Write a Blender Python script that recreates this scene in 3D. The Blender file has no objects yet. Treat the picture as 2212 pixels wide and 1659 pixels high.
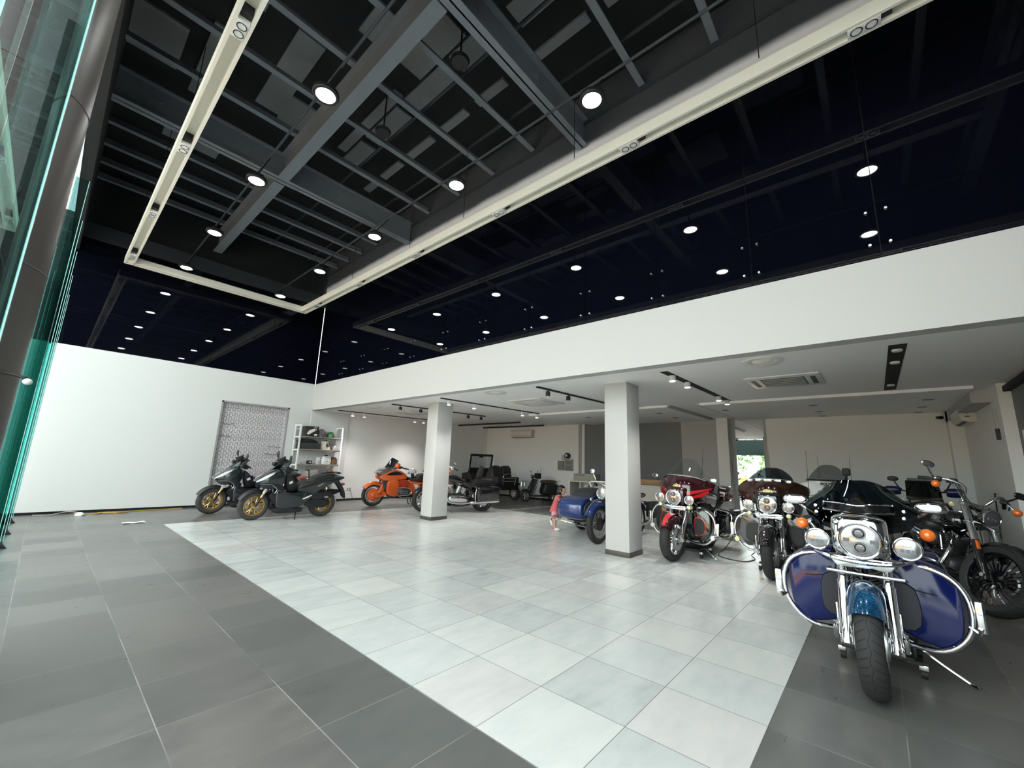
import bpy, bmesh, math, random
from mathutils import Vector, Matrix, Euler
rnd = random.Random(7)
PI = math.pi
SC = bpy.context.scene
COL = SC.collection
V = Vector

# ------------------------------------------------------------------ materials
def nt(name):
    m = bpy.data.materials.new(name); m.use_nodes = True
    t = m.node_tree; b = t.nodes['Principled BSDF']
    return m, t, b
def setp(b, **k):
    for n, v in k.items():
        n = {'rough': 'Roughness', 'metal': 'Metallic', 'coat': 'Coat Weight', 'coatr': 'Coat Roughness', 'spec': 'Specular IOR Level', 'trans': 'Transmission Weight', 'ior': 'IOR', 'alpha': 'Alpha', 'emit': 'Emission Strength'}.get(n, n)
        b.inputs[n].default_value = v
def pm(name, col, rough=.5, metal=0., noise=0., nscale=20., bump=0., bscale=60., emit=None, **k):
    """plain principled material with a little procedural variation"""
    m, t, b = nt(name)
    c = (*col, 1)
    setp(b, rough=rough, metal=metal, **k)
    b.inputs['Base Color'].default_value = c
    m.diffuse_color = c
    if noise or bump:
        tc = t.nodes.new('ShaderNodeTexCoord')
        n = t.nodes.new('ShaderNodeTexNoise'); n.inputs['Scale'].default_value = nscale; n.inputs['Detail'].default_value = 4
        t.links.new(tc.outputs['Object'], n.inputs['Vector'])
        if noise:
            mx = t.nodes.new('ShaderNodeMix'); mx.data_type = 'RGBA'
            mx.inputs['A'].default_value = tuple(x * (1 - noise) for x in col) + (1,)
            mx.inputs['B'].default_value = tuple(min(1, x * (1 + noise)) for x in col) + (1,)
            t.links.new(n.outputs['Fac'], mx.inputs['Factor']); t.links.new(mx.outputs['Result'], b.inputs['Base Color'])
        if bump:
            n2 = t.nodes.new('ShaderNodeTexNoise'); n2.inputs['Scale'].default_value = bscale
            t.links.new(tc.outputs['Object'], n2.inputs['Vector'])
            bp = t.nodes.new('ShaderNodeBump'); bp.inputs['Strength'].default_value = bump; bp.inputs['Distance'].default_value = .01
            t.links.new(n2.outputs['Fac'], bp.inputs['Height']); t.links.new(bp.outputs['Normal'], b.inputs['Normal'])
    if emit:
        b.inputs['Emission Color'].default_value = (*emit[0], 1); b.inputs['Emission Strength'].default_value = emit[1]
    return m
def glass(name, tint, tfac=.85, rough=0.0, ior=1.5):
    """thin sheet glass: fresnel mix of mirror reflection and tinted see-through"""
    m, t, b = nt(name); t.nodes.remove(b)
    out = t.nodes['Material Output']
    tr = t.nodes.new('ShaderNodeBsdfTransparent'); tr.inputs[0].default_value = (*[x * tfac for x in tint], 1)
    gl = t.nodes.new('ShaderNodeBsdfGlossy'); gl.inputs['Roughness'].default_value = rough; gl.inputs['Color'].default_value = (.9, 1, .97, 1)
    fr = t.nodes.new('ShaderNodeFresnel'); fr.inputs['IOR'].default_value = ior
    mx = t.nodes.new('ShaderNodeMixShader')
    ge = t.nodes.new('ShaderNodeNewGeometry'); iv = t.nodes.new('ShaderNodeMath'); iv.operation = 'SUBTRACT'; iv.inputs[0].default_value = 1; t.links.new(ge.outputs['Backfacing'], iv.inputs[1])
    mu = t.nodes.new('ShaderNodeMath'); mu.operation = 'MULTIPLY'; t.links.new(fr.outputs[0], mu.inputs[0]); t.links.new(iv.outputs[0], mu.inputs[1]); t.links.new(mu.outputs[0], mx.inputs[0]); t.links.new(tr.outputs[0], mx.inputs[1]); t.links.new(gl.outputs[0], mx.inputs[2])
    t.links.new(mx.outputs[0], out.inputs['Surface'])
    m.diffuse_color = (*tint, .4)
    return m

# ------------------------------------------------------------------ mesh builder
def cat(pts, n=6, closed=False):
    """Catmull-Rom through points"""
    P = [V(p) for p in pts]; out = []; N = len(P)
    for i in range(N if closed else N - 1):
        if closed: p0, p1, p2, p3 = P[i - 1], P[i], P[(i + 1) % N], P[(i + 2) % N]
        else:
            p1, p2 = P[i], P[i + 1]; p0 = P[i - 1] if i else p1 * 2 - p2; p3 = P[i + 2] if i + 2 < N else p2 * 2 - p1
        for k in range(n):
            u = k / n
            out.append(.5 * ((2 * p1) + (p2 - p0) * u + (2 * p0 - 5 * p1 + 4 * p2 - p3) * u * u + (3 * p1 - p0 - 3 * p2 + p3) * u ** 3))
    if not closed: out.append(P[-1])
    return out
def frame_of(d):
    d = V(d).normalized(); u = V((0, 0, 1)) if abs(d.z) < .9 else V((1, 0, 0))
    a = d.cross(u).normalized(); return d, a, a.cross(d).normalized()
class MB:
    def __init__(s): s.bm = bmesh.new(); s.uv = s.bm.loops.layers.uv.new('UVMap'); s.mi = 0
    def f(s, vs):
        try:
            fa = s.bm.faces.new(vs); fa.smooth = True; fa.material_index = s.mi; return fa
        except ValueError: return None
    def vs(s, pts): return [s.bm.verts.new(p) for p in pts]
    def ringbridge(s, A, B, closed=True):
        n = len(A)
        for i in range(n if closed else n - 1): s.f((A[i], A[(i + 1) % n], B[(i + 1) % n], B[i]))
    def loft(s, rings, cap=True, closed=True):
        R = [s.vs(r) for r in rings]
        for a, b in zip(R, R[1:]): s.ringbridge(a, b, closed)
        if cap: s.f(R[0][::-1]); s.f(R[-1])
        return s
    def box(s, c, size, rot=None, bev=0.):
        m = Matrix.Translation(c) @ (Euler(rot).to_matrix().to_4x4() if rot else Matrix()) @ Matrix.Diagonal((*size, 1))
        r = bmesh.ops.create_cube(s.bm, size=1, matrix=m)
        fs = {f for v in r['verts'] for f in v.link_faces}
        for f in fs: f.smooth = True; f.material_index = s.mi
        if bev:
            es = {e for f in fs for e in f.edges}
            rr = bmesh.ops.bevel(s.bm, geom=list(es), offset=bev, segments=2, affect='EDGES', profile=.5)
            for f in rr['faces']: f.smooth = True; f.material_index = s.mi
        return s
    def bx(s, x0, x1, y0, y1, z0, z1, bev=0.): return s.box(((x0 + x1) / 2, (y0 + y1) / 2, (z0 + z1) / 2), (abs(x1 - x0), abs(y1 - y0), abs(z1 - z0)), None, bev)
    def cyl(s, p0, p1, r0, r1=None, n=16, cap=True):
        r1 = r0 if r1 is None else r1
        d, a, b = frame_of(V(p1) - V(p0))
        R = [[V(p) + (a * math.cos(2 * PI * i / n) + b * math.sin(2 * PI * i / n)) * r for i in range(n)] for p, r in ((p0, r0), (p1, r1))]
        return s.loft(R, cap)
    def tube(s, pts, r, n=8, k=0, closed=False):
        P = cat(pts, k, closed) if k else [V(p) for p in pts]
        N = len(P); rings = []; a = None
        for i, p in enumerate(P):
            d = (P[(i + 1) % N] - P[i - 1]) if (closed or 0 < i < N - 1) else (P[1] - P[0] if i == 0 else P[-1] - P[-2])
            d.normalize()
            if a is None: _, a, _b = frame_of(d)
            a = (a - d * a.dot(d)); a = a.normalized() if a.length > 1e-6 else frame_of(d)[1]
            b = d.cross(a)
            rr = r(i / (N - 1)) if callable(r) else r
            rings.append([p + (a * math.cos(2 * PI * j / n) + b * math.sin(2 * PI * j / n)) * rr for j in range(n)])
        if closed:
            R = [s.vs(q) for q in rings]
            for i in range(N): s.ringbridge(R[i], R[(i + 1) % N])
            return s
        return s.loft(rings)
    def lathe(s, prof, c=(0, 0, 0), axis=(0, 1, 0), n=32, closed=False):
        """prof: (radius, offset along axis). uv.x = angle, uv.y = along the profile"""
        d, a, b = frame_of(axis); c = V(c); R = []
        for i in range(n + 1 if False else n):
            t = 2 * PI * i / n; e = a * math.cos(t) + b * math.sin(t)
            R.append(s.vs([c + e * r + d * o for r, o in prof]))
        m = len(prof)
        for i in range(n):
            A, B = R[i], R[(i + 1) % n]
            for j in range(m if closed else m - 1):
                k = (j + 1) % m
                fa = s.f((A[j], B[j], B[k], A[k]))
                if fa:
                    for lp, (uu, vv) in zip(fa.loops, ((i, j), (i + 1, j), (i + 1, j + 1), (i, j + 1))): lp[s.uv].uv = (uu / n, vv / (m - 1 if not closed else m))
        return s
    def disc(s, c, axis, r, h, n=24): 
        d = V(axis).normalized(); return s.cyl(V(c) - d * h / 2, V(c) + d * h / 2, r, n=n)
    def ell(s, c, rad, rot=None, nu=20, nv=12, pw=1.):
        M = Euler(rot).to_matrix() if rot else Matrix.Identity(3); c = V(c); rings = []
        sg = lambda x: math.copysign(abs(x) ** pw, x)
        for j in range(1, nv):
            ph = PI * j / nv - PI / 2
            rings.append([c + M @ V((rad[0] * sg(math.cos(ph)) * sg(math.cos(2 * PI * i / nu)), rad[1] * sg(math.cos(ph)) * sg(math.sin(2 * PI * i / nu)), rad[2] * sg(math.sin(ph)))) for i in range(nu)])
        R = [s.vs(r) for r in rings]
        for a, b in zip(R, R[1:]): s.ringbridge(a, b)
        lo = s.bm.verts.new(c + M @ V((0, 0, -rad[2]))); hi = s.bm.verts.new(c + M @ V((0, 0, rad[2])))
        for i in range(nu): s.f((lo, R[0][(i + 1) % nu], R[0][i])); s.f((hi, R[-1][i], R[-1][(i + 1) % nu]))
        return s
    def torus(s, c, axis, R, r, n=40, m=8):
        d, a, b = frame_of(axis)
        return s.tube([V(c) + (a * math.cos(2 * PI * i / n) + b * math.sin(2 * PI * i / n)) * R for i in range(n)], r, m, 0, True)
    def grid(s, fn, nu, nv, off=None):
        """surface fn(u,v); off = thickness vector or function -> closed shell"""
        P = [[V(fn(i / nu, j / nv)) for j in range(nv + 1)] for i in range(nu + 1)]
        A = [s.vs(r) for r in P]
        for i in range(nu):
            for j in range(nv):
                fa = s.f((A[i][j], A[i + 1][j], A[i + 1][j + 1], A[i][j + 1]))
                if fa:
                    for lp, (uu, vv) in zip(fa.loops, ((i, j), (i + 1, j), (i + 1, j + 1), (i, j + 1))): lp[s.uv].uv = (uu / nu, vv / nv)
        if off is not None:
            o = off if callable(off) else (lambda u, v: V(off))
            B = [s.vs([P[i][j] + V(o(i / nu, j / nv)) for j in range(nv + 1)]) for i in range(nu + 1)]
            for i in range(nu):
                for j in range(nv):
                    fa = s.f((B[i][j], B[i][j + 1], B[i + 1][j + 1], B[i + 1][j]))
                    if fa:
                        for lp, (uu, vv) in zip(fa.loops, ((i, j), (i, j + 1), (i + 1, j + 1), (i + 1, j))): lp[s.uv].uv = (uu / nu, vv / nv)
            for i in range(nu): s.f((A[i][0], B[i][0], B[i + 1][0], A[i + 1][0])); s.f((A[i + 1][nv], B[i + 1][nv], B[i][nv], A[i][nv]))
            for j in range(nv): s.f((A[0][j + 1], B[0][j + 1], B[0][j], A[0][j])); s.f((A[nu][j], B[nu][j], B[nu][j + 1], A[nu][j + 1]))
        return s
    def puff(s, poly, y0, y1, inset=.25, n=8, k=4, axis='y', bulge=None, mn=0.):
        """side outline (x,z) given thickness from y0 to y1 with rounded, pillowed edges"""
        P = [V((p[0], p[1], 0)) for p in poly]
        if k: P = cat(P, k, True)
        c = sum(P, V()) / len(P); rings = []
        for i in range(n + 1):
            t = -math.cos(PI * i / n); w = (1 - abs(t) ** 2.6) ** .5 if abs(t) < 1 else 0
            sc = 1 - inset * (1 - w); y = y0 + (y1 - y0) * (t + 1) / 2
            r = []
            for p in P:
                q = c + (p - c) * sc
                yy = y if bulge is None else y * bulge(q.x, q.y)
                r.append((q.x, yy, q.y) if axis == 'y' else (q.x, q.y, yy) if axis == 'z' else (yy, q.x, q.y))
            rings.append(r)
        return s.loft(rings)
    def prism(s, poly, y0, y1, axis='y', bev=0.):
        mk = lambda p, y: (p[0], y, p[1]) if axis == 'y' else (p[0], p[1], y) if axis == 'z' else (y, p[0], p[1])
        n0 = set(s.bm.edges)
        s.loft([[mk(p, y0) for p in poly], [mk(p, y1) for p in poly]])
        if bev:
            es = [e for e in s.bm.edges if e not in n0]
            rr = bmesh.ops.bevel(s.bm, geom=es, offset=bev, segments=2, affect='EDGES', profile=.5)
            for f in rr['faces']: f.smooth = True; f.material_index = s.mi
        return s
    def xf(s, M):
        bmesh.ops.transform(s.bm, matrix=M, verts=s.bm.verts[:]); return s
    def build(s, name, mat, parent=None, ang=38, sub=0):
        bmesh.ops.remove_doubles(s.bm, verts=s.bm.verts[:], dist=1e-6)
        bmesh.ops.recalc_face_normals(s.bm, faces=s.bm.faces[:])
        me = bpy.data.meshes.new(name); s.bm.to_mesh(me); s.bm.free()
        for m in (mat if isinstance(mat, (list, tuple)) else [mat]): me.materials.append(m)
        me.set_sharp_from_angle(angle=math.radians(ang))
        o = bpy.data.objects.new(name, me); COL.objects.link(o)
        if parent is not None: o.parent = parent
        if sub:
            md = o.modifiers.new('Subdivision', 'SUBSURF'); md.levels = md.render_levels = sub
        return o
def sellip(c, a, b, A, B, p=1., n=24):
    """superellipse ring in the plane of vectors a, b"""
    sg = lambda x: math.copysign(abs(x) ** p, x)
    c, a, b = V(c), V(a), V(b)
    return [c + a * A * sg(math.cos(2 * PI * i / n)) + b * B * sg(math.sin(2 * PI * i / n)) for i in range(n)]
def tag(o, label, category, group=None, kind=None):
    if label: o['label'] = label
    if category: o['category'] = category
    if group: o['group'] = group
    if kind: o['kind'] = kind
    return o
def thing(name, label, category, loc=(0, 0, 0), rz=0., group=None, s=1., lean=0.):
    o = bpy.data.objects.new(name, None); COL.objects.link(o); o.empty_display_size = .1
    o.location = loc; o.rotation_euler = (lean, 0, rz); o.scale = (s, s, s)
    return tag(o, label, category, group)
def struct(mb, name, mat, parent=None):
    o = mb.build(name, mat, parent)
    if parent is None: o['kind'] = 'structure'
    return o
def dup(root, loc, rz=None, label=None, group=None):
    def cp(o, par):
        c = o.copy(); COL.objects.link(c)
        if par is not None: c.parent = par
        for ch in kids.get(o.name, []): cp(ch, c)
        return c
    kids = {}
    for o in COL.objects:
        if o.parent: kids.setdefault(o.parent.name, []).append(o)
    r = cp(root, None); r.location = loc
    if rz is not None: r.rotation_euler.z = rz
    if label: r['label'] = label
    if group: r['group'] = group
    return r
def lettering(name, txt, size, mat, parent, M, ext=.002, bold=0.):
    cu = bpy.data.curves.new(name, 'FONT'); cu.body = txt; cu.size = size; cu.extrude = ext; cu.align_x = 'CENTER'; cu.align_y = 'CENTER'; cu.offset = bold
    to = bpy.data.objects.new(name + '_src', cu); COL.objects.link(to)
    dg = bpy.context.evaluated_depsgraph_get(); me = bpy.data.meshes.new_from_object(to.evaluated_get(dg))
    COL.objects.unlink(to); bpy.data.objects.remove(to)
    me.name = name; me.materials.clear(); me.materials.append(mat)
    o = bpy.data.objects.new(name, me); COL.objects.link(o); o.matrix_local = M
    if parent is not None: o.parent = parent
    return o
# ------------------------------------------------------------------ camera and view
H_CAM = 1.5
cam = bpy.data.cameras.new('camera'); co = bpy.data.objects.new('camera', cam); COL.objects.link(co); SC.camera = co
yaw, pitch, roll = -.72628, .18997, .03544
fw = V((math.sin(yaw) * math.cos(pitch), math.cos(yaw) * math.cos(pitch), math.sin(pitch)))
rt = V((math.cos(yaw), -math.sin(yaw), 0)); up = rt.cross(fw)
r2 = rt * math.cos(roll) + up * math.sin(roll); u2 = up * math.cos(roll) - rt * math.sin(roll)
co.matrix_world = Matrix((( r2.x, u2.x, -fw.x, 0), (r2.y, u2.y, -fw.y, 0), (r2.z, u2.z, -fw.z, H_CAM), (0, 0, 0, 1)))
cam.sensor_width = 36; cam.lens = 36 * 879.776 / 2212; cam.clip_start = .05; cam.clip_end = 300
vs = SC.view_settings; vs.view_transform = 'Standard'; vs.look = 'None'; vs.gamma = 1; vs.use_curve_mapping = False; vs.exposure = -0.08
SC.cycles.max_bounces = 8; SC.cycles.diffuse_bounces = 5; SC.cycles.glossy_bounces = 4; SC.cycles.transparent_max_bounces = 12; SC.cycles.transmission_bounces = 4
SC.cycles.sample_clamp_indirect = 6; SC.cycles.caustics_reflective = False; SC.cycles.caustics_refractive = False
SC.cycles.use_denoising = True

# ------------------------------------------------------------------ materials
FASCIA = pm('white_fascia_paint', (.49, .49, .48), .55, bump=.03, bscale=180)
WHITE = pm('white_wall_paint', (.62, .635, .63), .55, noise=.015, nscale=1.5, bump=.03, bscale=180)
BACKW = pm('off_white_back_wall_paint', (.80, .795, .775), .6, noise=.02, nscale=1.5)
CEILW = pm('white_ceiling_paint', (.93, .93, .93), .6)
GREYW = pm('grey_wall_panel', (.17, .18, .19), .6, noise=.06, nscale=3)
LGREY = pm('light_grey_panel', (.42, .42, .42), .6)
DECK = pm('black_sprayed_deck', (.0045, .006, .008), .8, noise=.3, nscale=3)
STEEL = pm('dark_grey_steel_paint', (.17, .19, .22), .45, noise=.1, nscale=4)
STEELD = pm('darker_steel_paint', (.035, .042, .05), .5)
PATCH = pm('bare_deck_grey', (.20, .205, .215), .7, noise=.1)
CREAM = pm('cream_metal', (.90, .885, .81), .45)
BLACKM = pm('matt_black', (.012, .012, .013), .55)
BLACKG = pm('gap_black', (.006, .006, .006), .8)
NAVY = pm('navy_back_painted_glass', (.0022, .0026, .006), .015, spec=.4)
PLINTH = pm('brown_plinth', (.06, .05, .045), .4)
WHITEP = pm('white_plastic', (.72, .72, .70), .4)
CHROME = pm('chrome', (.78, .79, .80), .07, 1.)
STEELB = pm('brushed_steel', (.5, .5, .5), .3, 1.)
LENS = pm('bright_lamp_lens', (.9, .9, .9), .3, emit=((1, 1, .97), 120))
LENSW = pm('warm_lamp_lens', (.9, .9, .8), .3, emit=((1, .96, .80), 100))
LENS2 = pm('lit_spot_lens', (.9, .9, .9), .3, emit=((1, .99, .95), 16))
LENSOFF = pm('unlit_spot_lens', (.75, .75, .72), .25)
GREENG = glass('green_sheet_glass', (.955, .99, .98), .97)
FING = glass('green_fin_glass', (.62, .84, .82), .93)
EDGEG = pm('polished_glass_edge', (.42, .70, .66), .3)
MIRROR = pm('mirror_silver', (.9, .92, .91), .01, 1.)

def wall_fade():  # upper wall colour: white below, blending softly to near-black with height
    m, t, b = nt('wall_white_to_dark'); setp(b, rough=.6)
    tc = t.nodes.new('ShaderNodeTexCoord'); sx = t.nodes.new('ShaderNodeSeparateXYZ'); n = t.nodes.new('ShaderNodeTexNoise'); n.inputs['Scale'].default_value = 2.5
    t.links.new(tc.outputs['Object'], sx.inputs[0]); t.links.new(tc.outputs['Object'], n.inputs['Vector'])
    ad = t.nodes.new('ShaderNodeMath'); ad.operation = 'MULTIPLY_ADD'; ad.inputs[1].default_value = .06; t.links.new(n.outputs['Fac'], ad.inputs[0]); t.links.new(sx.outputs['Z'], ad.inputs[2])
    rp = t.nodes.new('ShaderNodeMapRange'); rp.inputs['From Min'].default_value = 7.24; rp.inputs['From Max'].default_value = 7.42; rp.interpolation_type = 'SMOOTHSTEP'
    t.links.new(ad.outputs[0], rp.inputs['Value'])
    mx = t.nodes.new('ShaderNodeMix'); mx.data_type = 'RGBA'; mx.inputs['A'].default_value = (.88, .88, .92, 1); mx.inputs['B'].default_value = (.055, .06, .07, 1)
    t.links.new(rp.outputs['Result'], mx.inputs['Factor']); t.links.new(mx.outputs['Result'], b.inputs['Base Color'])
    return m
def floor_mat(name, light):
    """square tiles on one grid, each with its own tone, veins along the slab, thin joints"""
    T, OX, OY = .6174, -3.1088, 2.5169
    m, t, b = nt(name); N, Lk = t.nodes, t.links
    setp(b, spec=.5 if light else .75)
    def math_(op, a, bb=None, c=None):
        q = N.new('ShaderNodeMath'); q.operation = op
        for i, x in enumerate((a, bb, c)):
            if x is None: continue
            if isinstance(x, (int, float)): q.inputs[i].default_value = x
            else: Lk.new(x, q.inputs[i])
        return q.outputs[0]
    geo = N.new('ShaderNodeNewGeometry'); s = N.new('ShaderNodeSeparateXYZ'); Lk.new(geo.outputs['Position'], s.inputs[0])
    gx = math_('DIVIDE', math_('SUBTRACT', s.outputs['X'], OX), T); gy = math_('DIVIDE', math_('SUBTRACT', s.outputs['Y'], OY), T)
    ix, iy = math_('FLOOR', gx), math_('FLOOR', gy); fx, fy = math_('SUBTRACT', gx, ix), math_('SUBTRACT', gy, iy)
    cv = N.new('ShaderNodeCombineXYZ'); Lk.new(ix, cv.inputs[0]); Lk.new(iy, cv.inputs[1])
    wn = N.new('ShaderNodeTexWhiteNoise'); wn.noise_dimensions = '2D'; Lk.new(cv.outputs[0], wn.inputs['Vector'])
    # per-tile veins: shift the noise by the tile number
    vv = N.new('ShaderNodeVectorMath'); vv.operation = 'MULTIPLY_ADD'; Lk.new(cv.outputs[0], vv.inputs[0]); vv.inputs[1].default_value = (3.7, 5.3, 0); Lk.new(geo.outputs['Position'], vv.inputs[2])
    mp = N.new('ShaderNodeMapping'); mp.inputs['Scale'].default_value = (9, 3.2, 1) if light else (10, 3.5, 1); Lk.new(vv.outputs[0], mp.inputs['Vector'])
    n1 = N.new('ShaderNodeTexNoise'); n1.inputs['Scale'].default_value = .7; n1.inputs['Detail'].default_value = 8; n1.inputs['Roughness'].default_value = .62; Lk.new(mp.outputs[0], n1.inputs['Vector'])
    n3 = N.new('ShaderNodeTexNoise'); n3.inputs['Scale'].default_value = 90; n3.inputs['Detail'].default_value = 3; Lk.new(geo.outputs['Position'], n3.inputs['Vector'])
    tone = math_('ADD', math_('MULTIPLY', wn.outputs['Value'], .50), math_('MULTIPLY_ADD', n1.outputs['Fac'], 1.0 if light else .62, -.1 if light else .06))
    tone = math_('ADD', tone, math_('MULTIPLY', n3.outputs['Fac'], .12))
    rp = N.new('ShaderNodeValToRGB'); e = rp.color_ramp.elements
    if light:
        cols = [(.25, (.37, .395, .385)), (.5, (.49, .50, .495)), (.8, (.56, .562, .555)), (1.1, (.61, .60, .58))]
    else:
        cols = [(.2, (.066, .068, .066)), (.5, (.096, .098, .095)), (.75, (.122, .119, .113)), (1.1, (.165, .158, .149))]
    e[0].position, e[0].color = cols[0][0], (*cols[0][1], 1); e[1].position, e[1].color = .999, (*cols[3][1], 1)
    for p, c in cols[1:3]:
        k = e.new(p); k.color = (*c, 1)
    Lk.new(tone, rp.inputs[0])
    # pinkish / greenish tint per tile
    hs = N.new('ShaderNodeMix'); hs.data_type = 'RGBA'; hs.blend_type = 'MULTIPLY'; hs.inputs['Factor'].default_value = 1
    tw = N.new('ShaderNodeValToRGB'); tw.color_ramp.interpolation = 'CONSTANT' if light else 'LINEAR'; te = tw.color_ramp.elements
    te[0].color = (.97, 1.0, .985, 1); te[1].position = .8; te[1].color = (1, .98, .965, 1)
    sp = N.new('ShaderNodeSeparateColor'); Lk.new(wn.outputs['Color'], sp.inputs[0]); Lk.new(sp.outputs['Green'], tw.inputs[0])
    Lk.new(rp.outputs[0], hs.inputs['A']); Lk.new(tw.outputs[0], hs.inputs['B'])
    # joints
    w = .0042 if light else .0045
    ex = math_('MINIMUM', fx, math_('SUBTRACT', 1., fx)); ey = math_('MINIMUM', fy, math_('SUBTRACT', 1., fy))
    jx, jy = math_('LESS_THAN', ex, w), math_('LESS_THAN', ey, w)
    n2 = N.new('ShaderNodeTexNoise'); n2.inputs['Scale'].default_value = 1.1; Lk.new(geo.outputs['Position'], n2.inputs['Vector'])
    vis = N.new('ShaderNodeMapRange'); vis.inputs['From Min'].default_value = .42; vis.inputs['From Max'].default_value = .6; Lk.new(n2.outputs['Fac'], vis.inputs['Value'])
    if light: jm = math_('MULTIPLY', math_('MAXIMUM', jx, jy), .8)
    else: jm = math_('MULTIPLY', math_('MAXIMUM', jy, math_('MULTIPLY', jx, .6)), math_('MULTIPLY_ADD', vis.outputs[0], .75, .12))
    mj = N.new('ShaderNodeMix'); mj.data_type = 'RGBA'; mj.inputs['B'].default_value = (.13, .13, .13, 1) if light else (.34, .34, .33, 1)
    Lk.new(jm, mj.inputs['Factor']); Lk.new(hs.outputs['Result'], mj.inputs['A']); Lk.new(mj.outputs['Result'], b.inputs['Base Color'])
    rr = N.new('ShaderNodeMapRange'); rr.inputs['To Min'].default_value = .14 if light else .20; rr.inputs['To Max'].default_value = .30 if light else .42
    Lk.new(n1.outputs['Fac'], rr.inputs['Value']); Lk.new(rr.outputs[0], b.inputs['Roughness'])
    bp = N.new('ShaderNodeBump'); bp.inputs['Strength'].default_value = .04 if light else .06; bp.inputs['Distance'].default_value = .01; Lk.new(n1.outputs['Fac'], bp.inputs['Height']); Lk.new(bp.outputs[0], b.inputs['Normal'])
    return m
SLATE, TILE, WALLFADE = floor_mat('slate_floor_tile', False), floor_mat('white_floor_tile', True), wall_fade()

# ------------------------------------------------------------------ room shell
XL, YF, ZB, ZT, YB = -13.99, 5.74, 2.98, 3.855, 14.14
cz = lambda y: 2.98 + .014 * (y - 5.74)           # the soffit rises a little towards the back
TG = lambda i: -3.1088 + i * .6174
struct(MB().bx(-14.6, 5.4, -.9, 14.6, -.12, 0), 'floor', SLATE)
m = MB(); m.bx(TG(-13), TG(4), 2.5169 - .6174, 10.12, -.02, .003); m.bx(-9.03, -8.89, 10.12, 14.1, -.02, .003)
struct(m, 'floor_light_tiles', TILE)
# left wall with the recessed opening
RY0, RY1, RZ0, RZ1 = 3.2, 5.04, .02, 2.97
m = MB(); m.bx(XL - .25, XL, -.25, RY0, .06, ZT).bx(XL - .25, XL, RY1, YF + .02, .06, ZT).bx(XL - .25, XL, RY0, RY1, RZ1, ZT).bx(XL - .25, XL - .12, RY0, RY1, .0, RZ1)
struct(m, 'wall_left', WHITE)
struct(MB().bx(XL - .25, XL + .012, YF, 7.05, .06, 3.1), 'wall_left_pier', WHITE)
struct(MB().bx(XL - .25, XL - .05, 7.05, YB + .2, .06, 3.3), 'wall_left_rear', BACKW)
struct(MB().bx(XL - .22, XL - .03, -.25, YB, 0, .06), 'baseboard_left', BLACKG)
RECM = pm('grey_recess_board', (.66, .63, .65), .7, noise=.05)
struct(MB().bx(XL - .12, XL - .115, RY0, RY1, RZ0, RZ1), 'wall_left_recess', RECM)
m = MB()
for a in ((RY0, RY0 + .045, RZ0, RZ1), (RY1 - .045, RY1, RZ0, RZ1), (RY0, RY1, RZ1 - .045, RZ1)): m.bx(XL - .12, XL + .004, *a)
struct(m, 'trim_recess', pm('grey_recess_frame', (.30, .29, .30), .6))
# rear and right walls
m = MB(); m.bx(XL - .2, -8.88, YB, YB + .2, .07, 3.3)
struct(m, 'wall_back', BACKW)
struct(MB().bx(XL, -8.88, YB + .02, YB + .2, 0, .07), 'baseboard_back', BLACKG)
struct(MB().bx(-8.88, -8.72, YB + .12, YB + .25, 0, 3.3), 'wall_back_return', LGREY)
struct(MB().bx(-8.72, -8.60, YB, YB + .2, 0, 3.3), 'trim_1', BACKW)
struct(MB().bx(-8.60, -4.84, YB, YB + .2, 0, 3.3), 'wall_back_grey', GREYW)
struct(MB().bx(-4.84, -3.40, YB, YB + .2, 0, 3.3), 'wall_back_panel', LGREY)
struct(MB().bx(-3.66, -3.34, YB - .28, YB, 0, 3.3), 'column_back', BACKW)
struct(MB().bx(-3.34, -3.20, YB - .02, YB + .2, 0, 3.3), 'wall_back_strip', LGREY)
struct(MB().bx(-3.20, -2.43, YB, YB + .03, .25, 3.3), 'window_mirror', MIRROR)
struct(MB().bx(-2.43, -2.37, YB - .03, YB + .2, 0, 3.3), 'trim_2', LGREY)
struct(MB().bx(-2.37, 2.1, YB, YB + .2, 0, 3.3), 'wall_back_plain', BACKW)
struct(MB().bx(1.36, 1.62, YB - .35, YB, 0, 3.3), 'wall_back_pilaster', BACKW)
struct(MB().bx(1.60, 1.9, 10.25, YB + .2, 0, 3.3), 'wall_right', BACKW)
struct(MB().bx(1.745, 1.95, 6.1, 10.25, 0, 3.3), 'wall_right_panel', pm('dark_grey_wall', (.16, .16, .165), .6))
struct(MB().bx(1.60, 1.76, 10.1, 10.26, 0, 3.1), 'wall_right_jamb', BACKW)
struct(MB().bx(1.66, 1.75, 5.9, 10.1, 2.90, 2.985), 'trim_3', BLACKG)
struct(MB().bx(5.2, 5.4, -.9, 6.1, 0, 8.6), 'wall_right_front', pm('wall_grey_front', (.3, .3, .31), .6))
struct(MB().bx(1.95, 5.2, 6.0, 6.2, 0, 3.1), 'wall_right_back', WHITE)
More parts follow.
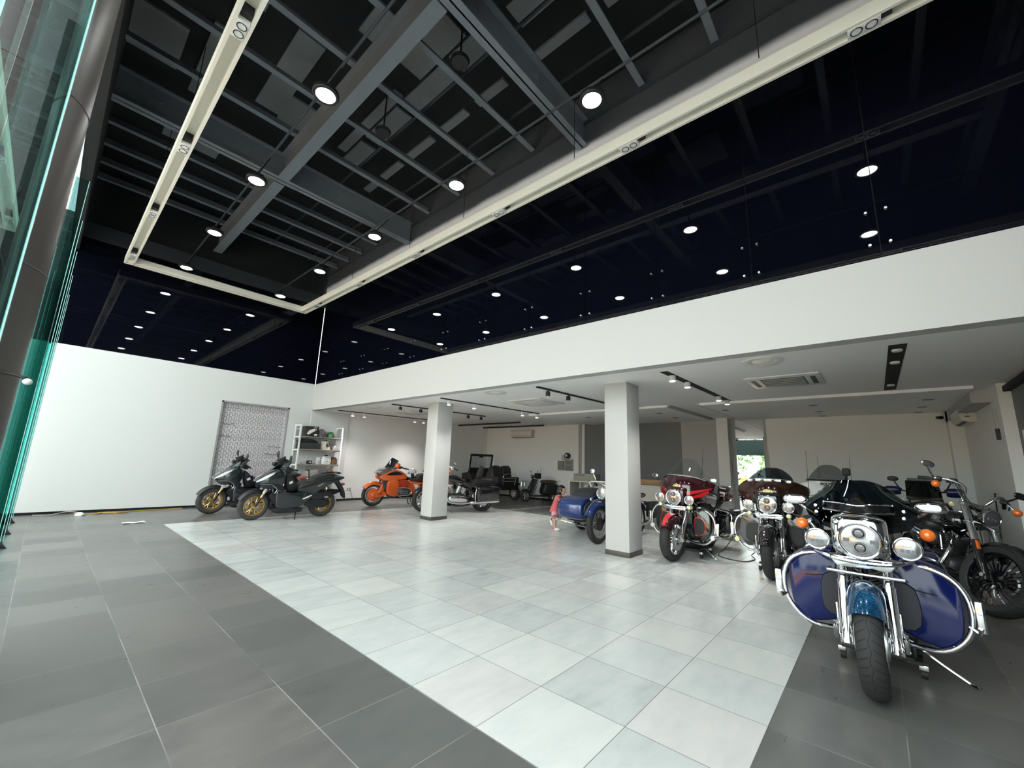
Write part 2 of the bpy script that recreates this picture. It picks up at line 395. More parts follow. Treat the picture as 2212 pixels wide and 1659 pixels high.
# mezzanine edge and soffit
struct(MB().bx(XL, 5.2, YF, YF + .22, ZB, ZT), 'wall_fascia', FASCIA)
m = MB(); m.loft([[(XL - .3, y, cz(y)), (5.3, y, cz(y)), (5.3, y, cz(y) + .15), (XL - .3, y, cz(y) + .15)] for y in (YF + .0005, YB + .25)])
struct(m, 'ceiling_soffit', CEILW)
for x0, x1, nm in ((-8.25, -3.80, 'ceiling_drop'), (-3.02, 1.36, 'ceiling_drop_right')):
    m = MB(); m.loft([[(x0, y, cz(y) - .055), (x1, y, cz(y) - .055), (x1, y, cz(y) + .01), (x0, y, cz(y) + .01)] for y in (10.15, YB)])
    struct(m, nm, CEILW)
struct(MB().loft([[(x, y, cz(y) - .03) for x, y in ()] or [(-3.80, y, cz(y) - .055), (-3.72, y, cz(y) - .02), (-3.72, y, cz(y) + .01), (-3.80, y, cz(y) + .01)] for y in (10.15, 13.86)]), 'trim_4', LGREY)
struct(MB().loft([[(-3.13, y, cz(y) - .02), (-3.02, y, cz(y) - .055), (-3.02, y, cz(y) + .01), (-3.13, y, cz(y) + .01)] for y in (10.15, 13.86)]), 'trim_5', LGREY)
struct(MB().bx(1.36, 1.62, 10.6, YB, 2.80, 3.12), 'trim_6', LGREY)
# navy glass band above the fascia, one pane after another, with patch bolts at each joint
JX = [XL + .0] + [-12.24 + 1.2517 * k for k in range(0, 14)]
BOLT = pm('steel_patch_bolt', (.8, .8, .8), .2, 1., emit=None)
for i, (a, b) in enumerate(zip(JX, JX[1:])):
    o = struct(MB().bx(a + .004, b - .004, YF + .0, YF + .02, ZT + .005, 6.98), 'window_%d' % (i + 1), NAVY)
    for x in (a + .085, b - .085):
        for z in (4.02, 4.42):
            if i == 0 and x < -13: continue
            MB().cyl((x, YF, z), (x, YF - .02, z), .017, .013, 12).build('bolt', BOLT, o)
for i in range(4):
    a = -.25 + i * 1.5
    struct(MB().bx(XL - .03, XL - .01, a + .004, min(a + 1.5, YF - .002) - .004, ZT + .005, 6.57), 'window_%d' % (i + 30), NAVY)
struct(MB().bx(XL - .25, XL - .03, -.3, YF, ZT, 8.6), 'wall_left_upper', DECK)
struct(MB().bx(XL - .03, XL + .06, -.3, YF, 6.575, 6.95), 'trim_7', STEELD)
struct(MB().bx(XL, 5.2, YF + .02, YF + .2, ZT + .001, 6.98), 'wall_upper_backing', DECK)
struct(MB().bx(XL, 5.2, YF - .02, YF + .2, 6.98, 8.46), 'wall_upper', WALLFADE)
struct(MB().bx(XL, 5.2, YF - .05, YF + .2, 7.76, 7.83), 'trim_8', STEELD)
struct(MB().bx(XL, 5.2, -.35, -.2, 6.2, 8.6), 'wall_facade_upper', DECK)
# columns
for nm, x, y, w, d in (('column_white', -8.912, 6.674, .435, .50), ('column_white_near', -3.670, 6.728, .441, .507)):
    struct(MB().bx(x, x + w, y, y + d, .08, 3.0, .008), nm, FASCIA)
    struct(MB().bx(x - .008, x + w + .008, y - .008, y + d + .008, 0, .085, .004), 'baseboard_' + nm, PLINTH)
# roof: black deck, H-beams and purlins
struct(MB().bx(XL - .2, 5.2, -.5, 6.2, 8.45, 8.6), 'ceiling', DECK)
k = 0
def deck_strip(x0, x1, y0, y1, z=8.40, m_=PATCH):
    global k; k += 1
    struct(MB().bx(x0, x1, y0, y1, z, z + .05), 'ceiling_panel_%d' % k, m_)
for x0, x1 in ((-9.4, -8.9), (-8.6, -7.8), (-7.6, -6.6), (-6.4, -5.5), (-5.2, -4.45), (-3.9, -2.7), (-2.4, -1.2)):
    deck_strip(x0, x1, 4.45, 4.62); deck_strip(x0 + .1, x1 + .05, 5.72, 5.88)
for x0, x1 in ((-8.9, -7.9), (-7.7, -6.5), (-6.3, -5.1), (-4.9, -4.2)): deck_strip(x0, x1, 3.55, 3.92)
for r in ((-9.0, -7.9, -.45, .48), (-9.35, -7.4, .72, 1.03), (-8.6, -6.45, 1.66, 2.1), (-8.7, -7.9, 2.1, 2.68), (-5.65, -4.4, 3.05, 3.5), (-5.7, -5.05, 2.3, 2.62), (-3.6, -2.95, 3.6, 4.0), (-8.5, -6.2, 3.3, 3.5), (-6.6, -5.6, .2, 1.2), (-4.7, -3.8, .4, 1.3), (-2.9, -1.8, 2.4, 3.3), (-11.2, -10.2, .6, 1.6), (-10.9, -9.9, 2.4, 3.3), (-1.4, -.3, 3.5, 4.3)): deck_strip(*r)
def hbeam_x(nm, x0, x1, y, z0, z1, w, mt):
    struct(MB().bx(x0, x1, y - w / 2, y + w / 2, z0, z0 + .025).bx(x0, x1, y - .012, y + .012, z0, z1).bx(x0, x1, y - w / 2, y + w / 2, z1 - .025, z1), nm, mt)
def hbeam_y(nm, x, y0, y1, z0, z1, w, mt):
    struct(MB().bx(x - w / 2, x + w / 2, y0, y1, z0, z0 + .025).bx(x - .012, x + .012, y0, y1, z0, z1).bx(x - w / 2, x + w / 2, y0, y1, z1 - .025, z1), nm, mt)
for i, x in enumerate((-8.98, -3.50, 1.95)):
    hbeam_y('beam_main_%d' % (i + 1), x, -.3, YF - .06, 7.26, 7.84, .21, STEEL)
    for yy in [.357 + .655 * q for q in range(8)]:
        MB().cyl((x + .012, yy, 7.62), (x + .03, yy, 7.62), .055, n=14).build('bolt_cover', STEEL, COL.objects['beam_main_%d' % (i + 1)])
for i, (x0, x1) in enumerate(((-13.9, -9.1), (-8.86, -3.62), (-3.38, 1.83))): hbeam_x('beam_cross_%d' % (i + 1), x0, x1, 2.44, 7.24, 7.80, .21, STEEL)
px = [-4.70, -5.84, -7.00, -8.19, -2.35, -1.20, -.05, 1.10, -9.85, -10.75, -11.65, -12.5, -13.3, 2.8, 3.9]
for i, x in enumerate(px):
    struct(MB().bx(x - .055, x + .055, -.35, YF - .05, 7.85, 7.87).bx(x - .055, x - .04, -.35, YF - .05, 7.87, 8.02), 'beam_purlin_%d' % (i + 1), STEEL)
for i, y in enumerate((1.05, 3.75, 4.95)):
    struct(MB().bx(-13.9, 5.1, y - .02, y + .02, 8.05, 8.09), 'beam_batten_%d' % (i + 1), STEELD)

# ------------------------------------------------------------------ glass front: panes, fins, round column
xs = [-14.0 + 1.5 * k for k in range(13)]
for i, (a, b) in enumerate(zip(xs, xs[1:])):
    struct(MB().bx(a + .004, b - .004, -.285, -.27, .02, 6.2), 'window_%d' % (i + 50), GREENG)
for i, x in enumerate((-12.76, -11.2, -9.75, -8.3, -6.95, -2.16, -.95)):
    o = struct(MB().bx(x - .01, x + .01, -.268, -.155, .05, 4.72), 'window_fin_%d' % (i + 1), FING)
    MB().bx(x - .0095, x + .0095, -.157, -.151, .05, 4.72).build('glass_edge', EDGEG, o)
    MB().prism([(-.27, 0), (-.10, 0), (-.15, .05), (-.16, .10), (-.27, .10)], x - .035, x + .035, 'x', .006).build('fin_shoe', BLACKM, o)
struct(MB().bx(-14.2, 5.2, -.32, -.27, 0, .05), 'trim_9', STEELB)
struct(MB().bx(2.0, 5.2, -.40, -.30, 0, 6.3), 'wall_facade', pm('grey_facade_wall', (.3, .31, .32), .6))
struct(MB().bx(-6.9, -4.78, -.50, -.33, 2.42, 3.36).bx(-6.9, -4.78, -.52, -.50, 2.86, 2.90), 'trim_10', pm('teal_transom_panel', (.10, .17, .175), .4))
COLB = pm('brown_column_cladding', (.085, .076, .072), .42, noise=.05, nscale=2)
m = MB().cyl((-4.3, -.595, 0), (-4.3, -.595, 7.2), .42, n=64)
for z in (1.55, 2.66, 3.95, 5.2): m.torus((-4.3, -.595, z), (0, 0, 1), .4205, .004, 64, 6)
struct(m, 'column_round', COLB)
REFLW = pm('white_lens', (.88, .88, .88), .25)
# ------------------------------------------------------------------ suspended light frame (three joined channels) with twin spots
t = thing('suspended_light_frame', 'long cream channel frame hung under the black roof with paired spotlights', 'light frame', (0, 0, 6.0))
def chan(name, p0, p1, side):
    """channel open below: web on top, two side lips"""
    (x0, y0), (x1, y1) = p0, p1; W = .19; Hh = .17; m = MB()
    if abs(x1 - x0) > abs(y1 - y0):
        m.bx(x0, x1, y0, y0 + W, Hh - .012, Hh); m.bx(x0, x1, y0, y0 + .035, 0, Hh); m.bx(x0, x1, y0 + W - .035, y0 + W, 0, Hh)
    else:
        m.bx(x0, x0 + W, y0, y1, Hh - .012, Hh); m.bx(x0, x0 + .035, y0, y1, 0, Hh); m.bx(x0 + W - .035, x0 + W, y0, y1, 0, Hh)
    m.build(name, CREAM, t)
chan('channel_front', (-13.47, .575), (3.6, .575), 0)
chan('channel_rear', (-13.47, 4.745), (3.6, 4.745), 0)
chan('channel_side', (-13.47, .60), (-13.47, 4.92), 1)
SPOTB = pm('white_spot_box', (.86, .86, .84), .4); RINGK = pm('dark_spot_ring', (.02, .02, .025), .3)
for y in (.67, 4.84):
    for q in range(6):
        x = (-12.85 + 2.71 * q) if y < 1 else (-12.45 + 2.56 * q)
        b = MB().bx(x - .13, x + .13, y - .058, y + .058, -.004, .10, .002).bx(x - .20, x - .135, y - .055, y + .055, .11, .155).build('twin_spot', SPOTB, t)
        MB().bx(x + .135, x + .22, y - .055, y + .055, .05, .157).build('spot_driver', BLACKM, b)
        for dx in (-.06, .06):
            MB().torus((x + dx, y, -.006), (0, 0, 1), .046, .005, 24, 6).build('spot_ring', RINGK, b)
            MB().cyl((x + dx, y, .0), (x + dx, y, -.006), .042, .038, 18).build('spot_lens', REFLW, b)
for x in (-12.6, -10.0, -7.4, -5.6, -3.05, -.55, 2.0):
    for y in (.67, 4.70): MB().cyl((x, y, .17), (x, y, 1.86), .006, n=6).build('suspension_wire', BLACKM, t)

# ------------------------------------------------------------------ high-bay lamps on two rows
g = 'high-bay lamps in two rows under the roof'
cond = []
for y, nm in ((1.80, 'front'), (4.15, 'rear')):
    tag(MB().cyl((-13.8, y, 6.62), (5, y, 6.62), .02, n=8).build('conduit_pipe', STEELD), 'thin dark conduit pipe under the roof along the %s row of lamps' % ('glass-front' if y < 2 else 'mezzanine'), 'pipe')
proto = None; warm = None
pos = ['first', 'second', 'third', 'fourth', 'fifth', 'sixth']
for r, (y, rn) in enumerate(((1.66, 'row beside the glass front'), (3.88, 'row beside the mezzanine'))):
    for i in range(6):
        x = -12.66 + 2.6 * i
        o = thing('high_bay_lamp', 'lit high-bay lamp, %s from the white end wall, %s' % (pos[i], rn), 'ceiling lamp', (x, y, 6.05), 0, g)
        MB().lathe([(0, .14), (.05, .14), (.075, .10), (.155, .06), (.16, .012), (.150, .0), (.118, .0), (.118, .01)], (0, 0, 0), (0, 0, 1), 28).build('housing', BLACKM, o)
        MB().lathe([(.0, .002), (.118, .004)], (0, 0, 0), (0, 0, 1), 28).build('lens', LENSW if (r == 1 and i == 1) else LENS, o)
        MB().cyl((0, 0, .13), (0, (1.80 if r == 0 else 4.15) - y, .545), .012, n=8).build('stem', BLACKM, o)
for x, y in ((-6.45, 3.3), (-4.25, 3.3)):
    o = thing('hanging_speaker', 'black round disc hanging high in the roof, %s' % ('by the far roof beam' if x < -5 else 'beside the lit beam end'), 'speaker', (x, y, 7.62))
    MB().lathe([(0, .03), (.13, .03), (.15, 0), (.13, -.05), (0, -.06)], (0, 0, 0), (0, 0, 1), 24).build('housing', BLACKM, o)
    MB().cyl((0, 0, .03), (0, 0, .83), .015, n=8).build('stem', BLACKM, o)

# ------------------------------------------------------------------ soffit fittings
def spot_track(name, label, x, y0, y1, spots, lit, w=.035, tilt=0.):
    o = thing(name, label, 'track light', (x, y0, cz(y0)))
    L = y1 - y0; sl = math.atan(.014)
    MB().box((0, L / 2, .014 * L / 2 - .012), (w, L, .03), (sl, 0, 0)).build('rail', BLACKM, o)
    for ys in spots:
        d = ys - y0; z = .014 * d
        h = MB().cyl((0, d, z - .02), (0, d, z - .06), .012, n=8).cyl((0, d, z - .055), (0, d - tilt, z - .15), .045, .047, 18).build('spot_head', BLACKM if not lit else WHITEP, o)
        MB().disc((0, d - tilt, z - .152), (0, 0, 1), .041, .006, 18).build('lens', LENS2 if lit else LENSOFF, h)
        if lit:
            l = bpy.data.lights.new('spot_beam', 'SPOT'); l.energy = 110; l.spot_size = 2.0; l.spot_blend = 1.0; l.shadow_soft_size = .04; l.color = (1, .98, .93)
            lo = bpy.data.objects.new('spot_beam', l); COL.objects.link(lo); lo.location = (x, ys - tilt, cz(ys) - .17)
    return o
spot_track('track_light', 'black ceiling track with white lit spots near the white shelf wall', -13.05, 6.19, 9.8, (6.70, 7.12, 9.2, 9.6), True, .02)
spot_track('track_light', 'black ceiling track with small unlit spots ahead of the column beside the orange motorcycle', -9.97, 6.22, 9.9, (6.5, 7.2, 9.1, 9.7), False)
spot_track('track_light', 'black ceiling track with four lit spots starting beside the far column head', -7.80, 6.19, 10.1, (6.46, 7.32, 9.3, 10.0), True)
spot_track('track_light', 'black ceiling track with unlit spots running behind the column by the sidecar', -4.86, 6.22, 10.0, (6.58, 7.32, 9.3), False, .06)
def slot_light(label, x0, x1, y0, y1, lights, lit):
    xm = (x0 + x1) / 2
    o = thing('recessed_slot_light', label, 'recessed light', (xm, y0, cz(y0)))
    L = y1 - y0; sl = math.atan(.014)
    MB().box((0, L / 2, .014 * L / 2 - .002), (x1 - x0, L, .006), (sl, 0, 0)).build('slot', BLACKG, o)
    for ys in lights:
        d = ys - y0; z = .014 * d - .005
        h = MB().cyl((0, d, z), (0, d, z - (.09 if lit else .02)), .05, n=20).build('spot_head', WHITEP, o)
        MB().disc((0, d, z - (.093 if lit else .023)), (0, 0, 1), .045, .005, 20).build('lens', LENS2 if lit else LENSOFF, h)
        if lit:
            l = bpy.data.lights.new('spot_beam', 'SPOT'); l.energy = 110; l.spot_size = 2.0; l.spot_blend = 1.0; l.shadow_soft_size = .04; l.color = (1, .98, .93)
            lo = bpy.data.objects.new('spot_beam', l); COL.objects.link(lo); lo.location = (xm, ys, cz(ys) - .12)
slot_light('black recessed ceiling slot with four bright spots above the red motorcycle', -2.43, -2.31, 6.25, 10.05, (6.62, 7.34, 9.28, 9.95), True)
slot_light('wide black recessed ceiling slot with three unlit white spots', .245, .405, 6.29, 10.0, (6.55, 7.32, 9.35), False)
for y, z, nm in ((11.8, 3.0, 'closer to the black beam end of the room'), (13.3, 3.02, 'in front of the wall air conditioner')):
    o = thing('hanging_light_bar', 'long thin black light bar hung below the soffit, ' + ('ahead of the other bar' if y < 12 else nm), 'light bar', (-13.5, y, z))
    MB().bx(0, 3.5, -.02, .02, -.03, .03).build('rail', BLACKM, o)
    for x in (.6, 1.75, 2.9):
        MB().cyl((x, 0, .03), (x, 0, cz(y) - z), .006, n=6).build('hanger', BLACKM, o)
        MB().disc((x, 0, -.032), (0, 0, 1), .016, .006, 12).build('lamp', LENSOFF, o)
# ceiling cassettes
def cassette(label, x, y, w, d, long_):
    o = thing('ceiling_air_conditioner', label, 'air conditioner', (x, y, cz(y)), 0)
    MB().bx(-w / 2, w / 2, -d / 2, d / 2, -.025, .01, .008).build('panel', WHITEP, o)
    if long_:
        gm = MB()
        for q in range(5): gm.bx(-w * .28, w * .28, -d * .26 + q * d * .13 - .03, -d * .26 + q * d * .13 + .03, -.034, -.024)
        MB().bx(-w * .3, w * .3, -d * .34, d * .34, -.027, -.02).build('intake_recess', STEELD, o); gm.build('intake_grille', LGREY, o)
        for sx in (-1, 1): MB().bx(sx * w * .40 - .035, sx * w * .40 + .035, -d * .3, d * .3, -.029, -.02).build('air_outlet', STEELD, o)
    else:
        MB().bx(-w * .3, w * .3, -d * .3, d * .3, -.03, -.02, .004).build('intake_grille', WHITEP, o)
        for a in (0, PI / 2, PI, -PI / 2): MB().box((math.cos(a) * w * .41, math.sin(a) * d * .41, -.026), (.05, .6, .006), (0, 0, a)).build('air_outlet', LGREY, o)
cassette('white ceiling cassette air conditioner with dark slatted intake between the spot slots', -1.02, 8.05, 1.02, 1.05, True)
cassette('square white ceiling cassette air conditioner beside the lit track near the far column', -6.28, 8.0, 1.05, 1.05, False)
cassette('square white ceiling cassette air conditioner above the orange motorcycle', -11.4, 7.92, 1.05, .95, False)
for x, y, lb in ((-1.04, 6.33, 'above the red and brown motorcycles'), (-6.08, 6.30, 'between the two white columns'), (-11.2, 6.32, 'nearest the white shelf')):
    o = thing('ceiling_speaker', 'round white ceiling fitting with recessed centre, ' + lb, 'ceiling speaker', (x, y, cz(y)))
    MB().lathe([(.25, .01), (.25, -.012), (.23, -.022), (.14, -.008), (.13, .0)], (0, 0, 0), (0, 0, 1), 36).build('rim', WHITEP, o)
    MB().lathe([(0, -.02), (.10, -.02), (.13, -.006)], (0, 0, 0), (0, 0, 1), 28).build('grille', CREAM, o)
for x, y in ((-4.45, 11.3), (-4.49, 12.67), (-2.76, 11.36), (-.93, 11.32), (-.94, 12.7), (.9, 11.36), (.89, 12.71), (.9, 13.9), (-.96, 13.9), (-6.8, 11.4), (-6.8, 12.8)):
    z = cz(y) - .055
    if x in (-4.45, -4.49): nm = 'over the dark grey back panel'
    tag(MB().lathe([(0, 0), (.06, 0), (.085, -.008), (.085, .006)], (x, y, z), (0, 0, 1), 22).build('recessed_downlight', pm('downlight_%d' % len(bpy.data.materials), (.25, .25, .25), .5)), 'small unlit recessed downlight in the dropped soffit panels', 'downlight', 'unlit downlights in the dropped soffit')
o = thing('smoke_detector', 'flat white round detector in the dropped soffit above the plain back wall', 'smoke detector', (-.98, 13.2, cz(13.2) - .055))
MB().lathe([(0, -.03), (.05, -.03), (.09, -.012), (.1, .005)], (0, 0, 0), (0, 0, 1), 24).build('cover', WHITEP, o)
# wall air conditioners
def split_ac(label, loc, rz, w=1.05, h=.34, d=.24):
    o = thing('wall_air_conditioner', label, 'air conditioner', loc, rz)
    prof = [(0, 0), (-.10, 0), (-d * .82, .03), (-d, .11), (-d, h - .05), (-d * .9, h), (0, h)]
    MB().loft([[(x, p[0], p[1]) for p in prof] for x in (-w / 2, -w / 2 + .02, w / 2 - .02, w / 2)]).build('case', pm('ac_case', (.62, .60, .53), .4), o)
    MB().bx(-w * .42, w * .42, -d * .74, -d * .5, .004, .013).build('air_outlet', STEELD, o)
    MB().bx(-w * .49, w * .49, -d - .004, -d + .004, .12, h - .06, .003).build('front_cover', WHITEP, o)
    return o
split_ac('white split air conditioner on the back wall above the parked jeep', (-11.72, YB, 2.58), 0, 1.2)
o = split_ac('cream split air conditioner on the side wall beside the corner pilaster', (1.60, 12.75, 2.62), -PI / 2, 1.15, .32)
for z, hh, m_ in ((.24, .03, LGREY), (.17, .05, STEELD), (.10, .02, STEELD)):
    MB().bx(.576, .579, -.16, -.09, z, z + hh).build('sticker', m_, o)
# camera, emergency lamp, boxes, sockets
o = thing('security_camera', 'small dark security camera at the top of the plain back wall by the pilaster', 'camera', (1.3, YB, 2.93))
MB().cyl((0, 0, 0), (-.01, -.08, -.02), .02, n=10).cyl((-.0, -.07, -.02), (-.09, -.17, -.03), .035, n=14).build('housing', BLACKM, o)
EBOX = pm('grey_beige_box', (.30, .295, .26), .5)
o = thing('electrical_panel', 'narrow grey-green electrical panel on the white back wall, away from the desk', 'electrical panel', (-9.70, YB, 1.26))
MB().bx(-.15, .15, -.05, 0, 0, .37, .005).build('box', pm('grey_green_panel', (.22, .225, .19), .5), o)
MB().bx(.09, .11, -.06, -.04, .17, .21).build('latch', STEELD, o)
o = thing('electrical_panel', 'wide beige electrical panel with two covers below the emergency lamp', 'electrical panel', (-9.31, YB, 1.25))
MB().bx(-.19, .19, -.06, 0, 0, .45, .005).build('box', EBOX, o)
for z in (.05, .25): MB().bx(-.14, .14, -.068, -.05, z, z + .14, .004).build('cover', pm('breaker_cover', (.2, .2, .18), .5), o)
o = thing('emergency_lamp', 'round black twin emergency lamp on a bracket above the beige electrical panel', 'emergency lamp', (-9.36, YB, 1.84))
MB().cyl((0, 0, 0), (0, -.12, 0), .11, .12, 24).build('housing', BLACKM, o)
MB().disc((-.03, -.125, .01), (0, 1, 0), .055, .01, 18).build('lens', STEELB, o)
MB().bx(-.03, .03, -.06, 0, -.14, -.09).build('bracket', WHITEP, o)
tag(MB().bx(-9.67, -9.53, YB - .03, YB, 1.66, 1.86, .005).build('junction_box', LGREY), 'small pale grey box above and between the two electrical panels', 'junction box')
def socket(label, loc, rz, s=1.):
    o = thing('wall_socket', label, 'socket', loc, rz)
    MB().bx(-.07 * s, .07 * s, -.012, 0, -.045 * s, .045 * s, .003).build('plate', WHITEP, o)
    for dx in (-.032 * s, .032 * s): MB().bx(dx - .014, dx + .014, -.015, -.005, -.018, .018).build('outlet', STEELD, o)
    return o
socket('white wall socket on the white wall between the wave panel and the shelf', (XL, 5.22, 1.08), PI / 2, 1.6)
socket('white double socket low on the wall between the shelf and the orange motorcycle', (XL - .05, 7.35, .40), PI / 2, 1.3)
socket('grey socket low on the back wall beside the black three-wheeled cart', (-10.55, YB, .42), 0, 1.2)
tag(MB().tube([(XL - .045, 7.38, .38), (XL + .0, 7.45, .2), (XL + .01, 7.5, .06), (XL + .06, 7.62, .008), (XL + .12, 7.9, .008)], .006, 6, 5).build('loose_cable', BLACKM), 'thin cord dropping from the low double socket to the floor', 'cord')
o = thing('wall_intercom', 'dark narrow control box below a slim tube on the side wall edge', 'intercom', (1.60, 10.45, 2.25), -PI / 2)
MB().bx(-.05, .05, -.04, 0, -.1, .08, .004).build('box', BLACKM, o); MB().bx(-.025, .025, -.03, 0, .1, .42, .004).build('conduit', LGREY, o)
o = thing('wall_switch_box', 'white cable box on the dark grey side wall by the bright wall edge', 'cable box', (1.744, 9.6, 2.16), -PI / 2)
MB().bx(-.04, .04, -.05, 0, -.08, .08, .004).build('box', WHITEP, o); MB().tube([(-.04, -.03, 0), (.3, -.02, .03), (.8, -.015, .06)], .005, 6, 4).build('cable', BLACKM, o)
# wave springs fixed on the recessed board
WAVE = pm('grey_wave_wire', (.27, .262, .27), .4, .4)
gw = 'rows of wavy wire in the grey wall recess'
nrow = 22
for r in range(nrow):
    z = .30 + r * (2.55 / (nrow - 1)); A = .046; n = 27; pts = []
    jit = rnd.uniform(-.012, .012)
    for i in range(n):
        y = RY0 + .10 + i * (RY1 - RY0 - .2) / (n - 1); s_ = 1 if i % 2 else -1; h = (RY1 - RY0 - .2) / (n - 1) * .42
        q = [(XL - .10, y - h, z + jit + s_ * A * .6), (XL - .10, y - h * .6, z + jit + s_ * A), (XL - .10, y + h * .6, z + jit + s_ * A), (XL - .10, y + h, z + jit + s_ * A * .6)]
        pts += q
    tag(MB().tube(pts, .006, 6, 3).build('wave_wire', WAVE), 'wavy grey wire strip fixed across the grey recessed wall board', 'wire', gw)
CB = [[(XL - .075, RY0 + .1, 2.35), (XL - .07, RY0 + .2, 2.30), (XL - .075, RY0 + .42, 2.33)], [(XL - .075, RY1 - .5, 1.50), (XL - .07, RY1 - .2, 1.48), (XL - .075, RY1 - .12, 1.55), (XL - .075, RY1 - .11, 1.0)], [(XL - .075, RY0 + .1, 1.98), (XL - .075, RY0 + .36, 1.95)], [(XL - .075, RY1 - .45, 1.72), (XL - .075, RY1 - .1, 1.70)]]
for i, c in enumerate(CB): tag(MB().tube(c, .007, 6, 5).build('loose_wire', BLACKM), ['loose dark wire sagging near the top corner of the wavy wire panel', 'long dark wire looping down the shelf side of the wavy wire panel', 'short straight dark wire halfway up the wavy wire panel', 'short dark wire beside the frame above the looping wire'][i], 'wire')
# ------------------------------------------------------------------ motorcycles: shared materials and pieces
def paint(name, col, metal=.0, rough=.18, flake=0.):
    m, t, b = nt(name); setp(b, rough=rough, metal=metal, coat=1., coatr=.03); b.inputs['Base Color'].default_value = (*col, 1)
    if flake:
        tc = t.nodes.new('ShaderNodeTexCoord'); v = t.nodes.new('ShaderNodeTexVoronoi'); v.inputs['Scale'].default_value = 160; t.links.new(tc.outputs['Object'], v.inputs['Vector'])
        n = t.nodes.new('ShaderNodeTexNoise'); n.inputs['Scale'].default_value = 14; t.links.new(tc.outputs['Object'], n.inputs['Vector'])
        ad = t.nodes.new('ShaderNodeMath'); ad.operation = 'MULTIPLY'; t.links.new(v.outputs['Color'], ad.inputs[0]); t.links.new(n.outputs['Fac'], ad.inputs[1])
        mx = t.nodes.new('ShaderNodeMix'); mx.data_type = 'RGBA'; mx.inputs['A'].default_value = tuple(x * (1 - flake) for x in col) + (1,); mx.inputs['B'].default_value = tuple(min(1, x * (1 + 2.2 * flake)) for x in col) + (1,)
        t.links.new(ad.outputs[0], mx.inputs['Factor']); t.links.new(mx.outputs['Result'], b.inputs['Base Color'])
    return m
def tread(name, N, k, base=(.022, .022, .023), blocks=False):
    m, t, b = nt(name); setp(b, rough=.75); Nn, L = t.nodes, t.links
    uv = Nn.new('ShaderNodeUVMap'); s = Nn.new('ShaderNodeSeparateXYZ'); L.new(uv.outputs[0], s.inputs[0])
    def M(op, a, c=None, d=None):
        q = Nn.new('ShaderNodeMath'); q.operation = op
        for i, x in enumerate((a, c, d)):
            if x is None: continue
            if isinstance(x, (int, float)): q.inputs[i].default_value = x
            else: L.new(x, q.inputs[i])
        return q.outputs[0]
    dv = M('ABSOLUTE', M('SUBTRACT', s.outputs['Y'], .5))
    ch = M('FRACT', M('ADD', M('MULTIPLY', s.outputs['X'], N), M('MULTIPLY', dv, k)))
    wav = M('MULTIPLY', M('SINE', M('MULTIPLY', s.outputs['X'], 2 * PI * N / 2)), .03)
    cen = M('LESS_THAN', M('ABSOLUTE', M('SUBTRACT', M('SUBTRACT', s.outputs['Y'], .5), wav)), .012)
    g = M('MULTIPLY', M('LESS_THAN', ch, .30 if blocks else .16), M('MULTIPLY', M('LESS_THAN', dv, .34), M('GREATER_THAN', dv, .03 if blocks else .07)))
    g = M('MAXIMUM', g, M('MULTIPLY', cen, 0 if blocks else 1))
    mx = Nn.new('ShaderNodeMix'); mx.data_type = 'RGBA'; mx.inputs['A'].default_value = (*base, 1); mx.inputs['B'].default_value = (.004, .004, .004, 1)
    L.new(g, mx.inputs['Factor']); L.new(mx.outputs['Result'], b.inputs['Base Color'])
    bp = Nn.new('ShaderNodeBump'); bp.invert = True; bp.inputs['Strength'].default_value = .8; bp.inputs['Distance'].default_value = .006; L.new(g, bp.inputs['Height']); L.new(bp.outputs[0], b.inputs['Normal'])
    return m
TIRE = tread('road_tyre', 40, 3.2, (.020, .020, .021)); TIREC = tread('chevron_tyre', 34, 5., (.016, .016, .017)); TIREB = tread('block_tyre', 44, 2., (.045, .044, .043), True)
GLOSSK = paint('gloss_black_paint', (.006, .006, .007), 0, .12)
BLUEM = paint('deep_blue_metallic_paint', (.0035, .009, .075), .0, .12, .12); BLUEM.node_tree.nodes['Principled BSDF'].inputs['Coat Weight'].default_value = .15; BLUEM.node_tree.nodes['Principled BSDF'].inputs['Specular IOR Level'].default_value = .3
BLUED = paint('dark_navy_paint', (.004, .007, .020), .2, .15)
TEAL = paint('teal_blue_flake_paint', (.008, .075, .17), .35, .2, .85)
MAROON = paint('black_cherry_paint', (.030, .004, .007), .3, .14, .4)
REDP = paint('bright_red_paint', (.42, .012, .016), 0, .22)
BROWNP = paint('dark_brown_paint', (.030, .009, .006), .3, .14, .4)
ORANGE = paint('orange_paint', (.62, .095, .012), 0, .24)
ORANGED = paint('deep_orange_paint', (.36, .03, .008), 0, .25)
POLW = paint('white_bike_paint', (.62, .64, .62), 0, .25)
URALB = paint('royal_blue_paint', (.010, .035, .16), .25, .2, .2)
GREYBLUE = paint('blue_black_scooter_paint', (.007, .011, .014), .1, .25)
SCOOTK = pm('scooter_black_plastic', (.008, .0085, .010), .45)
NAVYM = pm('matt_navy_recess', (.004, .006, .014), .5)
RUBBER = pm('black_rubber', (.014, .014, .014), .65)
LEATHER = pm('black_seat_vinyl', (.016, .016, .017), .45, bump=.15, bscale=220)
GOLD = pm('gold_anodised', (.60, .40, .13), .28, .9)
AMBER = pm('amber_lens', (.85, .17, .015), .15, coat=1.)
REDL = pm('red_lens', (.35, .01, .01), .15, coat=1.)
YELL = pm('pale_yellow_lens', (.75, .72, .40), .2, coat=1.)
ALU = pm('cast_aluminium', (.46, .46, .45), .35, .9, noise=.1)
DARKM = pm('dark_engine_metal', (.05, .05, .052), .4, .6)
HLENS = pm('reflector_lens', (.30, .31, .325), .2, .8, noise=.5, nscale=26, coat=1.)
PROJ = pm('projector_glass', (.10, .10, .11), .05, .3, coat=1.)
